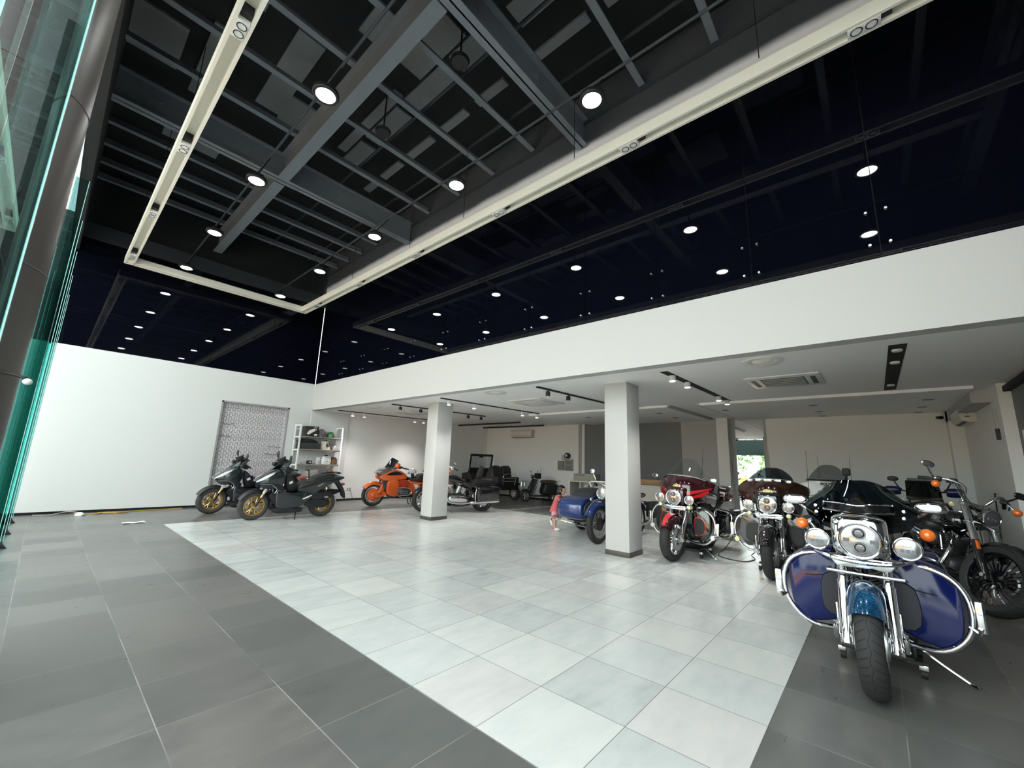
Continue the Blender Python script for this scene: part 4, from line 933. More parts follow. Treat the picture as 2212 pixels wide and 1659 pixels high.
def cruiser(label, loc, heading, cfg):
    """bare V-twin cruiser: round headlamp between chrome forks, wide bars"""
    global CURX
    g = cfg.get; P = bike_root('cruiser_motorcycle', label, loc, heading, g('lean', 4)); R = g('R', .345); WB = 1.63
    CURX = steer(g('steer', 0), (-.12, 0, .45), 32)
    wheel(P, 'front_wheel', (0, 0, R), R, g('tw', .125), g('rimR', .235), g('rim', GLOSSK), g('style', 'turbine'), g('spokes', 24), TIRE, g('disc', 1), .055)
    if g('stripe'): 
        for sy in (-1, 1): MB().torus((0, sy * .044, R), (0, 1, 0), g('rimR', .235) - .004, .007, 56, 6).build('rim_stripe', WHITEP, P)
    fender(P, 'front_fender', (0, 0, R), R + .03, .16, 35, 150, GLOSSK, .05)
    rk = V((-math.sin(math.radians(32)), 0, math.cos(math.radians(32))))
    for sy in (-1, 1):
        a = V((0, sy * .125, R))
        f = MB().cyl(a - rk * .05, a + rk * .38, .034, .036, 18).build('fork_slider', g('slider', GLOSSK), P)
        MB().cyl(a + rk * .36, a + rk * .86, .033, None, 18).build('fork_tube', CHROME, f)
        MB().box(a + rk * .36 + V((.045, sy * .012, -.02)), (.016, .035, .10), (0, -.55, 0), .006).build('reflector', AMBER, f)
        MB().cyl((.0, sy * .12, R), (0, sy * .17, R), .024, .02, 14).build('axle_cap', CHROME, f)
    for q in (.60, .82):
        c = V((0, 0, R)) + rk * q; MB().box(c, (.07, .33, .035), (0, -.55, 0), .012).build('fork_clamp', CHROME, P)
    c = V((0, 0, R)) + rk * .70
    lamp(P, 'headlamp', c + V((.14, 0, .02)), .085, .15, g('hl', CHROME), (1, 0, -.05), 1, PROJ if g('darklens') else HLENS)
    b = V((0, 0, R)) + rk * .86
    handlebar(P, [b, b + V((-.02, .10, .02)), b + V((.02, .17, .15)), b + V((-.05, .30, .18)), b + V((-.20, .47, .12))], CHROME, .016, RUBBER, g('ctrl', BLACKM))
    for sy in (-1, 1):
        mirror_arm(P, b + V((-.12, sy * .38, .16)), b + V((-.10, sy * .50, .29)), .072, .038, CHROME if sy < 0 or g('chm') else GLOSSK)
        MB().tube([b + V((-.08, sy * .36, .16)), b + V((-.02, sy * .42, .09))], .008, 6).build('signal_stalk', CHROME, P)
        MB().ell(b + V((-.01, sy * .43, .08)), (.042, .040, .040), None, 18, 10).build('turn_signal', AMBER, P)
    for q in (0, 1, 2): MB().tube([b + V((-.05, -.3 + .05 * q, .2)), b + V((.02, -.16, .02 + .03 * q)), c + V((.02, -.1 + .1 * q, -.1)), V((-.3, .06 * q, .65))], .006, 6, 5).build('control_cable', BLACKM if q else CHROME, P)
    CURX = None
    MB().tube([(-.42, 0, .88), (-.44, .0, .55), (-.50, .10, .22), (-1.2, .12, .2), (-1.32, .10, .52), (-.60, .05, .82), (-.42, 0, .88)], .022, 8, 4).tube([(-.44, 0, .55), (-.50, -.10, .22), (-1.2, -.12, .2), (-1.32, -.10, .52)], .022, 8, 4).build('frame', GLOSSK, P)
    e = vtwin(P, -.80, .36, g('cyl', DARKM), DARKM, g('cover', CHROME), g('air', BLACKM), g('prim', CHROME))
    MB().disc((-.80, -.24, .66), (0, 1, 0), .065, .02, 24).build('air_cleaner_cap', CHROME, P)
    exhaust(P, (-1,) if not g('both') else (-1, 1), z=.28)
    tank_seat(P, g('tank', GLOSSK), -.48, True, .98)
    MB().lathe([(0, .03), (.07, .025), (.08, -.02)], (-.66, 0, .97), (0.1, 0, 1), 22).build('gauge', CHROME, P)
    wheel(P, 'rear_wheel', (-WB, 0, .32), .32, .19, .215, g('rim', GLOSSK), g('style', 'turbine'), g('spokes', 24), TIRE, 1)
    fender(P, 'rear_fender', (-WB, 0, .32), .38, .25, 10, 150, GLOSSK, .12)
    for sy in (-1, 1):
        MB().bx(-1.66, -.75, sy * .13 - .02, sy * .13 + .02, .28, .33, .01).build('swingarm', GLOSSK, P)
        MB().tube([(-.42, sy * .05, .30), (-.38, sy * .22, .34), (-.36, sy * .34, .33)], .014, 8, 4).cyl((-.36, sy * .34, .33), (-.36, sy * .43, .33), .02, n=12).build('foot_control', CHROME, P)
    if g('bar'): crash_bar(P, -.40, .40, CHROME, False)
    if g('bags'): saddlebags(P, GLOSSK)
    if g('rest'):
        MB().puff([(-1.42, .92), (-1.52, 1.20), (-1.56, 1.21), (-1.52, .90)], -.13, .13, .2).build('backrest', LEATHER, P)
        MB().tube([(-1.55, -.12, .82), (-1.75, -.13, .86), (-1.75, .13, .86), (-1.55, .12, .82)], .008, 8, 3).tube([(-1.62, -.12, .84), (-1.62, .12, .84)], .006, 6).build('luggage_rack', CHROME, P)
    MB().lathe([(0, .02), (.045, .012), (.05, -.02)], (-2.0, 0, .62), (-1, 0, .2), 18).build('tail_lamp', REDL, P)
    kickstand(P, mat=GLOSSK if not g('bags') else CHROME)
    return P
cruiser('black cruiser with white-lined turbine wheel and chrome headlamp beside the blue touring motorcycle', (.83, 7.28, 0), -73, dict(stripe=True, darklens=True, steer=22, lean=9, R=.36, rimR=.262, tw=.15))
cruiser('black cruiser with saddlebags and chrome engine cover behind the far white column', (-9.99, 7.57, 0), -115, dict(style='mag', spokes=9, slider=CHROME, bags=True, both=True, bar=True, rest=True, chm=True, cyl=ALU, steer=8, rim=CHROME, R=.33, rimR=.22, ctrl=CHROME))

# ------------------------------------------------------------------ blue motorcycle with sidecar
def sidecar_bike():
    P = bike_root('sidecar_motorcycle', 'royal blue vintage motorcycle with sidecar half hidden behind the near white column', (-4.218, 7.437, 0), -92)
    wheel(P, 'front_wheel', (0, 0, .34), .34, .11, .235, ALU, 'wire', 36, TIRE, 0, .075)
    MB().disc((0, 0, .34), (0, 1, 0), .115, .10, 30).build('drum_brake', DARKM, P)
    fender(P, 'front_fender', (0, 0, .34), .40, .17, 25, 175, URALB, .08)
    MB().tube([(math.cos(math.radians(a)) * .418, .0, .34 + math.sin(math.radians(a)) * .418) for a in range(25, 100, 8)], .006, 6).build('fender_trim', CHROME, P)
    for sy in (-1, 1): MB().tube([(0, sy * .09, .34), (-.06, sy * .10, .42), (-.30, sy * .11, .92)], .026, 10).build('fork', GLOSSK, P)
    lamp(P, 'headlamp', (-.13, 0, .86), .098, .15, URALB, (1, 0, 0), False)
    for sy in (-1, 1): MB().ell((-.14, sy * .22, .74), (.05, .035, .035)).build('turn_signal', CHROME, P)
    handlebar(P, [(-.34, 0, .98), (-.34, .12, 1.02), (-.40, .3, 1.04), (-.58, .38, .98)], CHROME, .012, RUBBER, BLACKM)
    for sy in (-1, 1): mirror_arm(P, (-.42, sy * .28, 1.04), (-.40, sy * .36, 1.25), .052, .05, CHROME)
    MB().tube([(-.20, -.26, .97), (-.18, -.26, 1.06), (-.18, .26, 1.06), (-.20, .26, .97)], .008, 6, 3).build('screen_hoop', WHITEP, P)
    MB().puff([(-.42, .84), (-.5, .94), (-.8, .92), (-.95, .80), (-.8, .72), (-.45, .74)], -.15, .15, .35, 10).build('fuel_tank', URALB, P)
    MB().puff([(-.95, .80), (-1.15, .84), (-1.6, .84), (-1.62, .76), (-1.0, .72)], -.15, .15, .2).build('seat', LEATHER, P)
    MB().puff([(-.5, .25), (-1.05, .25), (-1.08, .6), (-.6, .62)], -.12, .12, .2).build('engine', DARKM, P)
    for sy in (-1, 1):
        m = MB()
        for q in range(7): m.box((-.75, sy * (.15 + q * .025), .42), (.20, .010, .18), None, .01)
        m.build('cylinder', ALU, P)
    MB().tube([(-.30, 0, .90), (-.5, 0, .3), (-1.2, 0, .26), (-1.4, 0, .6), (-.4, 0, .82)], .022, 8, 3).build('frame', GLOSSK, P)
    wheel(P, 'rear_wheel', (-1.45, 0, .33), .33, .12, .235, ALU, 'wire', 36, TIRE, 0, .075)
    fender(P, 'rear_fender', (-1.45, 0, .33), .40, .19, 0, 160, URALB, .09)
    MB().box((-1.75, .22, .52), (.36, .14, .30), None, .03).build('pannier', BLACKM, P); MB().box((-1.83, 0, .62), (.05, .10, .08), None, .01).build('tail_lamp', REDL, P)
    for sy in (-1, 1): MB().tube([(-.6, sy * .2, .3), (-1.2, sy * .22, .26), (-1.9, sy * .22, .34)], .03, 10, 3).build('exhaust_pipe', CHROME, P)
    prof = [(-.12, .40), (-.10, .58), (-.20, .70), (-.45, .76), (-.80, .80), (-1.25, .80), (-1.75, .70), (-1.85, .52), (-1.70, .36), (-1.1, .30), (-.45, .30), (-.22, .33)]
    S = MB().puff(prof, -1.02, -.44, .10, 12, 4).build('sidecar', URALB, P)
    inner = [(-.22, .44), (-.24, .60), (-.45, .68), (-.8, .71), (-1.3, .71), (-1.7, .62), (-1.72, .50), (-1.6, .40), (-1.0, .36), (-.45, .36)]
    MB().puff(inner, -.47, -.405, .08, 6, 4).build('sidecar_side_panel', pm('dark_grey_panel', (.035, .042, .045), .45), S)
    MB().puff([(-.42, .74), (-.65, .86), (-1.0, .90), (-1.4, .86), (-1.65, .76), (-1.2, .70), (-.7, .70)], -.98, -.46, .25, 10).build('sidecar_cover', pm('grey_tonneau_cover', (.030, .034, .036), .6, bump=.2, bscale=40), S)
    MB().tube([(-.12, -1.02, .36), (.02, -1.0, .34), (.03, -.60, .30), (-.25, -.44, .22), (-.6, -.40, .20)], .018, 8, 4).build('sidecar_bumper', CHROME, S)
    wheel(P, 'sidecar_wheel', (-1.15, -1.10, .30), .30, .11, .20, ALU, 'wire', 30, TIRE, 0, .06)
    fender(P, 'sidecar_fender', (-1.15, -1.10, .30), .36, .16, 15, 165, URALB, .08)
    for x in (-.5, -1.3): MB().tube([(x, -.1, .36), (x, -.7, .26), (x, -1.02, .28)], .02, 8).build('sidecar_strut', GLOSSK, S)
    return P
sidecar_bike()

# ------------------------------------------------------------------ orange full-dress tourer
def orange_bike():
    P = bike_root('touring_motorcycle', 'orange full-dress touring motorcycle with dark screen against the white side wall', (-12.03, 7.12, 0), -106)
    wheel(P, 'front_wheel', (0, 0, .32), .32, .125, .225, ALU, 'mag', 10, TIRE, 2)
    for sy in (-1, 1):
        MB().lathe([(0, .03), (.12, .03), (.165, .02), (.175, 0)], (0, sy * .075, .32), (0, sy, 0), 30).build('disc_cover', ORANGE, P)
        MB().puff([(.05, .38), (-.30, .40), (-.30, .28), (.04, .24)], sy * .10, sy * .15, .12).build('caliper_cover', ORANGE, P)
        MB().puff([(-.10, .34), (-.26, .74), (-.36, .74), (-.20, .30)], sy * .09, sy * .15, .15).build('fork_cover', ORANGE, P)
        MB().box((.02, sy * .155, .32), (.06, .01, .06), None, .004).build('axle_badge', BADGE, P)
    fender(P, 'front_fender', (0, 0, .32), .375, .19, 35, 175, ORANGE, .09)
    MB().puff([(-.02, .92), (-.04, .98), (-.25, 1.04), (-.42, 1.02), (-.45, .90), (-.2, .84)], -.26, .26, .3, 12).build('nose_cowl', pm('silver_grey_plastic', (.16, .16, .165), .3, .4), P)
    MB().puff([(-.0, .90), (-.02, .97), (-.10, .98), (-.10, .88)], -.17, .17, .2).build('headlamp', HLENS, P)
    MB().puff([(-.10, 1.02), (-.32, 1.10), (-.48, 1.10), (-.46, 1.05), (-.25, 1.01)], -.27, .27, .2).build('silver_band', CHROME, P)
    for sy in (-1, 1):
        MB().puff([(-.08, .82), (-.14, .88), (-.50, 1.04), (-.82, .92), (-.84, .78), (-.5, .74), (-.2, .72)], sy * .18, sy * .35, .10, 8, 2).build('side_fairing', ORANGE, P)
        MB().puff([(-.24, .89), (-.50, 1.0), (-.74, .91), (-.5, .88)], sy * .30, sy * .362, .06, 6, 2).build('air_intake', GLOSSK, P)
        MB().puff([(-.34, .74), (-.30, .50), (-.36, .32), (-.62, .30), (-.62, .74)], sy * .14, sy * .36, .12, 8, 3).build('lower_fairing', ORANGE, P)
        MB().puff([(-.20, .72), (-.24, .50), (-.34, .50), (-.34, .72)], sy * .12, sy * .24, .1, 6, 2).build('vent', STEELD, P)
        MB().puff([(-.62, .74), (-.62, .56), (-.88, .54), (-.90, .74)], sy * .12, sy * .34, .15, 8, 3).build('engine_cover', ORANGED, P)
        e = MB().puff([(-.60, .50), (-.62, .34), (-.92, .32), (-.96, .44), (-.88, .52)], sy * .14, sy * .38, .15, 8, 3).build('cylinder_head', DARKM, P)
        for q in range(3): MB().bx(-.90, -.66, sy * .37, sy * .392, .37 + q * .045, .385 + q * .045, .004).build('head_rib', ALU, e)
        MB().tube([(-.58, sy * .30, .52), (-.90, sy * .385, .52), (-1.0, sy * .39, .43), (-.92, sy * .385, .33), (-.58, sy * .34, .31)], .014, 8, 4).build('crash_bar', CHROME, P)
        MB().puff([(-.90, .70), (-.98, .34), (-1.06, .30), (-1.2, .42), (-1.02, .72)], sy * .14, sy * .26, .12, 6, 3).build('side_panel', ORANGE, P)
        MB().puff([(-.9, .72), (-1.42, .66), (-1.42, .62), (-.95, .64)], sy * .16, sy * .28, .12, 6, 2).build('side_rail', ORANGE, P)
        MB().puff([(-1.38, .82), (-1.46, .56), (-1.40, .32), (-1.50, .30), (-2.12, .36), (-2.16, .74), (-1.9, .84)], sy * .18, sy * .46, .12, 8, 3).build('saddlebag', ORANGE, P)
        MB().bx(-1.5, -1.0, sy * .24, sy * .34, .31, .34, .01).build('footboard', DARKM, P)
        MB().ell((-.52, sy * .42, 1.15), (.075, .085, .075), None, 20, 12, .8).build('mirror_shell', ORANGE, P)
        MB().cyl((-.45, sy * .28, 1.04), (-.52, sy * .38, 1.12), .02, n=8).build('mirror_stem', GLOSSK, P)
    def W(u, v):
        s = 2 * u - 1; return V((-.26 - .20 * v - .16 * abs(s) ** 2, s * .30 * (1 - .55 * v * v), 1.08 + .30 * v * (1 - .3 * abs(s) ** 2)))
    MB().grid(W, 20, 10, (-.005, 0, 0)).build('windscreen', SMOKE, P); MB().ell((-.36, .17, 1.22), (.01, .03, .045)).build('screen_badge', WHITEP, P)
    MB().puff([(-.45, 1.02), (-.75, 1.0), (-.98, .80), (-.9, .70), (-.5, .80)], -.17, .17, .3, 10).build('fuel_tank', GLOSSK, P)
    MB().puff([(-.95, .82), (-1.05, .76), (-1.22, .76), (-1.34, .92), (-1.62, .95), (-1.72, .93), (-1.66, .72), (-1.0, .66)], -.21, .21, .18, 10).build('seat', LEATHER, P)
    for sy in (-1, 1): MB().tube([(-.60, sy * .05, 1.05), (-.64, sy * .22, 1.10), (-.80, sy * .36, 1.06)], .014, 8, 4).cyl((-.72, sy * .31, 1.085), (-.86, sy * .40, 1.05), .02, n=12).box((-.68, sy * .25, 1.10), (.08, .06, .06), None, .01).build('handlebar', BLACKM, P)
    MB().box((-2.02, 0, .98), (.46, .62, .26), None, .06).build('top_case', ORANGE, P); MB().box((-1.77, 0, 1.05), (.08, .48, .30), (0, -.1, 0), .03).build('backrest', LEATHER, P)
    for sy in (-1, 1): MB().box((-1.66, sy * .28, 1.0), (.22, .06, .08), None, .02).build('armrest', LEATHER, P)
    MB().prism([(-1.56, .98), (-1.36, .98), (-1.48, 1.48)], .22, .26).build('pennant', REDL, P)
    MB().puff([(-.5, .34), (-.5, .22), (-1.4, .2), (-1.45, .34)], -.14, .14, .15).build('engine', GLOSSK, P)
    wheel(P, 'rear_wheel', (-1.69, 0, .32), .32, .16, .20, ALU, 'mag', 10, TIRE, 1)
    for sy in (-1, 1): MB().tube([(-1.05, sy * .12, .22), (-1.12, sy * .18, .03), (-1.18, sy * .20, .012)], .013, 8).build('stand_leg', BLACKM, P)
    exhaust(P, (-1, 1), -.7, -2.1, .27)
    # helmet hung over the bar end
    M = P.matrix_basis
    h = thing('motorcycle_helmet', 'silver open-face helmet with black star strap hung on the orange motorcycle seat', 'helmet', (-11.86, 8.42, 1.06), math.radians(-106), None, 1.1)
    MB().grid(lambda u, v: V((math.cos(2 * PI * u) * .125 * math.sin(PI * (.02 + .58 * v)), math.sin(2 * PI * u) * .105 * math.sin(PI * (.02 + .58 * v)), .11 * math.cos(PI * (.02 + .58 * v)))), 28, 12).build('shell', REFL, h)
    MB().box((-.02, .085, -.12), (.05, .012, .12), (0, .3, 0), .004).box((-.02, .085, -.14), (.12, .012, .04), (0, -.3, 0), .004).build('strap', BLACKM, h)
    MB().tube([(.11, -.07, -.035), (.135, 0, -.04), (.11, .07, -.035)], .012, 8, 4).build('rim', BLACKM, h)
    MB().cyl((-.01, 0, -.32), (0, 0, .06), .035, .05, 14).build('liner', LEATHER, h)
    return P
orange_bike()

# ------------------------------------------------------------------ two maxi scooters with gold wheels
def scooter(label, loc, heading):
    global CURX
    P = bike_root('maxi_scooter', label, loc, heading, 4, 1.12, 'scooter', 'dark maxi scooters with gold wheels')
    R, WB = .29, 1.345
    CURX = steer(6, (-.1, 0, .4))
    wheel(P, 'front_wheel', (0, 0, R), R, .115, .185, GOLD, 'split', 6, TIREB, -1, .05)
    fender(P, 'front_fender', (0, 0, R), .335, .15, 25, 165, SCOOTK, .06)
    for sy in (-1, 1):
        a = V((0, sy * .095, R)); b = V((-.21, sy * .095, .72))
        f = MB().cyl(a, a.lerp(b, .55), .024, n=14).build('fork_slider', SCOOTK, P); MB().cyl(a.lerp(b, .40), a.lerp(b, .62), .027, .022, 14).build('fork_tube', GOLD, f)
        MB().box(a.lerp(b, .72) + V((.02, sy * .02, 0)), (.05, .012, .10), (0, -.4, 0), .004).build('fork_guard', WHITEP, f)
    handlebar(P, [(-.42, 0, 1.06), (-.43, .12, 1.07), (-.46, .26, 1.08), (-.52, .37, 1.06)], SCOOTK, .012, RUBBER, SCOOTK)
    for sy in (-1, 1):
        mirror_arm(P, (-.46, sy * .22, 1.10), (-.43, sy * .36, 1.30), .05, .068, SCOOTK)
        MB().puff([(-.36, 1.05), (-.34, 1.12), (-.44, 1.13), (-.50, 1.08), (-.46, 1.02)], sy * .28, sy * .40, .2, 6, 3).build('hand_guard', SCOOTK, P)
    CURX = None
    # front cowl
    MB().puff([(.06, .78), (-.02, .86), (-.24, 1.02), (-.40, 1.04), (-.50, .92), (-.46, .70), (-.30, .62), (-.06, .70)], -.21, .21, .22, 12, 3, bulge=lambda x, z: 1 - .45 * max(0, min(1, (x + .30) / .36))).build('front_cowl', GREYBLUE, P)
    for sy in (-1, 1):
        MB().grid(lambda u, v: V((.045 - .30 * u, sy * (.128 + .062 * u ** .8), .775 + .185 * u + (.012 + .05 * math.sin(PI * u)) * (v - .5))), 12, 3, (0, sy * .006, .004)).build('headlamp', REFL, P)
        MB().puff([(-.02, .70), (-.14, .66), (-.28, .70), (-.34, .60), (-.22, .50), (-.30, .38), (-.38, .30), (-.46, .34), (-.40, .52), (-.48, .66), (-.30, .76)], sy * .12, sy * .22, .12, 6, 3).build('leg_shield', SCOOTK, P)
        MB().puff([(-.34, .62), (-.60, .56), (-.90, .58), (-1.06, .52), (-1.0, .40), (-.80, .26), (-.42, .24), (-.34, .36)], sy * .10, sy * .23, .10, 8, 3).build('lower_side_panel', GREYBLUE, P)
        MB().puff([(-.36, .26), (-.84, .24), (-.90, .20), (-.86, .15), (-.42, .14), (-.32, .20)], sy * .08, sy * .21, .12, 6, 3).build('belly_panel', SCOOTK, P)
        MB().puff([(-.74, .62), (-1.0, .70), (-1.30, .84), (-1.62, .90), (-1.72, .86), (-1.40, .72), (-1.06, .52), (-.86, .54)], sy * .08, sy * .20, .12, 8, 3).build('tail_panel', GREYBLUE, P)
        MB().tube([(-.02, sy * .205, .735), (-.22, sy * .215, .73), (-.33, sy * .225, .64), (-.30, sy * .225, .56)], .006, 6, 4).build('edge_line', STEELB, P)
        MB().box((-1.20, sy * .203, .715), (.13, .004, .018), (0, .5 , 0), .001).build('badge_lettering', BADGE, P)
    def W(u, v):
        s = 2 * u - 1; return V((-.10 - .36 * v - .12 * abs(s) ** 2, s * (.19 - .05 * v), .90 + .35 * v - .06 * abs(s) ** 2))
    MB().grid(W, 14, 8, (-.005, 0, 0)).build('windscreen', glass('scooter_screen', (.50, .53, .55), .9), P)
    MB().prism([(-.37, 1.13), (-.30, 1.22), (-.46, 1.30), (-.44, 1.20)], -.06, .06, bev=.01).build('dashboard', SCOOTK, P)
    MB().puff([(-.50, .92), (-.56, .60), (-.70, .56), (-.78, .66), (-.60, .90)], -.10, .10, .15).build('centre_tunnel', SCOOTK, P)
    MB().box((-.615, .105, .76), (.07, .006, .05), (0, .5, 0)).build('sticker', WHITEP, P)
    MB().puff([(-.74, .66), (-.86, .78), (-1.02, .80), (-1.14, .90), (-1.40, .94), (-1.52, .93), (-1.40, .86), (-1.10, .74), (-.82, .60)], -.17, .17, .16, 10, 3).build('seat', LEATHER, P)
    MB().tube([(-1.30, -.15, .93), (-1.60, -.14, .96), (-1.66, 0, .96), (-1.60, .14, .96), (-1.30, .15, .93)], .014, 8, 4).build('grab_rail', SCOOTK, P)
    wheel(P, 'rear_wheel', (-WB, 0, R), R, .135, .175, GOLD, 'split', 6, TIREB, 0, .06)
    MB().puff([(-.92, .34), (-1.0, .24), (-1.30, .22), (-1.44, .28), (-1.40, .38), (-1.05, .42)], .07, .19, .15, 8, 3).build('engine_case', SCOOTK, P)
    MB().puff([(-.98, .50), (-1.0, .42), (-1.40, .40), (-1.46, .48), (-1.36, .54), (-1.1, .56)], .09, .20, .15, 8, 3).build('air_box', SCOOTK, P)
    MB().box((-1.36, .203, .45), (.08, .004, .014)).build('air_box_label', WHITEP, P)
    MB().puff([(-.86, .44), (-1.02, .51), (-1.03, .49), (-.88, .42)], .20, .235, .1, 4, 2).build('footpeg', WHITEP, P)
    MB().cyl((-1.36, .17, .34), (-1.30, .17, .70), .018, n=12).tube([(-1.355 + .01 * math.sin(q * .9), .17 + .028 * math.cos(q * .9), .44 + q * .006) for q in range(36)], .006, 5).build('shock_absorber', BLACKM, P)
    MB().cyl((-1.28, .12, .68), (-1.36, .17, .62), .03, n=10).build('shock_reservoir', CREAM, P)
    MB().puff([(-1.30, .55), (-1.02, .30), (-1.10, .24), (-1.74, .48), (-1.75, .56)], -.22, -.11, .2).build('muffler', SCOOTK, P)
    MB().puff([(-1.60, .84), (-1.78, .60), (-1.84, .40), (-1.80, .40), (-1.72, .56), (-1.54, .80)], -.09, .09, .12).build('tail_guard', SCOOTK, P)
    MB().box((-1.74, 0, .70), (.10, .16, .05), (0, .3, 0), .015).build('tail_lamp', REDL, P)
    kickstand(P, -.80, SCOOTK, .10, .30, .20)
    return P
s1 = scooter('dark maxi scooter with gold wheels parked beside the shelf, closer to the glass front', (-10.82, 3.40, 0), -95)
s1['label'] = 'dark maxi scooter with gold wheels standing on the white tile edge'
s2 = dup(s1, (-12.43, 2.97, 0), math.radians(-95), 'dark maxi scooter with gold wheels in front of the wavy wire panel, nearer the wall')
h = thing('motorcycle_helmet', 'blue and black helmet on the footboard of the wall-side scooter', 'helmet', (-12.35, 3.72, .80), .3, None, 1.1)
MB().ell((0, 0, 0), (.13, .11, .12), None, 22, 14, .9).build('shell', pm('dark_blue_helmet', (.006, .012, .07), .15, coat=1.), h); MB().ell((.05, 0, .01), (.095, .092, .06), None, 18, 10).build('visor', GLOSSK, h)

# ------------------------------------------------------------------ black adventure motorcycle by the back wall
def adventure():
    P = bike_root('adventure_motorcycle', 'black adventure motorcycle with hand guards standing at the plain back wall', (.58, 10.0, 0), -90)
    wheel(P, 'front_wheel', (0, 0, .34), .34, .115, .235, GLOSSK, 'mag', 10, TIREB, 2)
    fender(P, 'front_fender', (0, 0, .34), .39, .15, 30, 150, GLOSSK, .05)
    for sy in (-1, 1): MB().cyl((0, sy * .10, .34), (-.30, sy * .10, .98), .026, n=14).build('fork', DARKM, P)
    MB().puff([(.05, .90), (-.10, 1.02), (-.34, 1.08), (-.46, .96), (-.40, .74), (-.12, .78)], -.20, .20, .2, 12, 3).build('front_cowl', GLOSSK, P)
    for sy in (-1, 1): MB().puff([(.0, .93), (-.06, 1.0), (-.12, .99), (-.10, .90)], sy * .02, sy * .17, .2, 6, 3).build('headlamp', pm('headlamp_yellowish%d' % sy, (.30, .29, .20), .15, .4), P)
    MB().grid(lambda u, v: V((-.14 - .22 * v - .14 * abs(2 * u - 1) ** 2, (2 * u - 1) * (.21 - .02 * v), 1.0 + .30 * v)), 14, 8, (-.006, 0, 0)).build('windscreen', glass('dark_screen', (.02, .02, .02), .8), P)
    MB().grid(lambda u, v: V((-.36 - .06 * v, (2 * u - 1) * .17, 1.27 + .07 * v)), 6, 4, (-.006, 0, 0)).build('screen_extension', TINTS, P)
    handlebar(P, [(-.40, 0, 1.08), (-.42, .14, 1.12), (-.46, .32, 1.14), (-.52, .42, 1.12)], GLOSSK, .014, RUBBER, BLACKM)
    for sy in (-1, 1):
        mirror_arm(P, (-.44, sy * .26, 1.15), (-.40, sy * .34, 1.32), .072, .040, BLACKM)
        MB().puff([(-.36, 1.08), (-.34, 1.16), (-.40, 1.20), (-.44, 1.12), (-.42, 1.06)], sy * .26, sy * .46, .3, 8, 3).build('hand_guard', pm('navy_guard%d' % sy, (.006, .010, .05), .3), P)
        MB().lathe([(0, .02), (.03, .015), (.038, 0), (.03, -.04), (0, -.05)], (-.05, sy * .27, .98), (1, 0, 0), 18).build('fog_lamp', YELL, P)
        MB().lathe([(0, .02), (.03, .015), (.038, 0), (.03, -.04), (0, -.05)], (-.08, sy * .24, .74), (1, 0, 0), 18).build('fog_lamp', YELL, P)
        MB().puff([(-.30, .92), (-.34, .62), (-.56, .44), (-.70, .60), (-.66, .96)], sy * .14, sy * .30, .15, 8, 3).build('side_fairing', GLOSSK, P)
        MB().box((-1.55, sy * .36, .62), (.44, .20, .34), None, .03).build('pannier', DARKM, P)
    MB().tube([(-.3, -.3, .86), (-.28, -.33, .5), (-.4, -.2, .3), (-.4, .2, .3), (-.28, .33, .5), (-.3, .3, .86)], .014, 8, 4).build('crash_bar', GLOSSK, P)
    MB().puff([(-.42, 1.0), (-.6, 1.08), (-.9, .96), (-.9, .84), (-.5, .82)], -.16, .16, .3, 10).build('fuel_tank', GLOSSK, P)
    MB().puff([(-.9, .90), (-1.1, .86), (-1.3, .92), (-1.7, .94), (-1.6, .84), (-.95, .78)], -.15, .15, .2).build('seat', LEATHER, P)
    MB().puff([(-.45, .70), (-.5, .28), (-1.0, .26), (-1.05, .66)], -.16, .16, .2).build('engine', DARKM, P)
    MB().tube([(-.36, 0, .98), (-.6, .12, .7), (-1.1, .12, .5), (-1.3, .1, .84), (-1.8, .06, .88)], .022, 8, 3).build('frame', GLOSSK, P)
    wheel(P, 'rear_wheel', (-1.55, 0, .33), .33, .15, .22, GLOSSK, 'mag', 10, TIREB, 1)
    MB().bx(-1.58, -.95, .09, .14, .31, .36, .01).build('swingarm', ALU, P); kickstand(P, -.9, GLOSSK)
    return P
adventure()

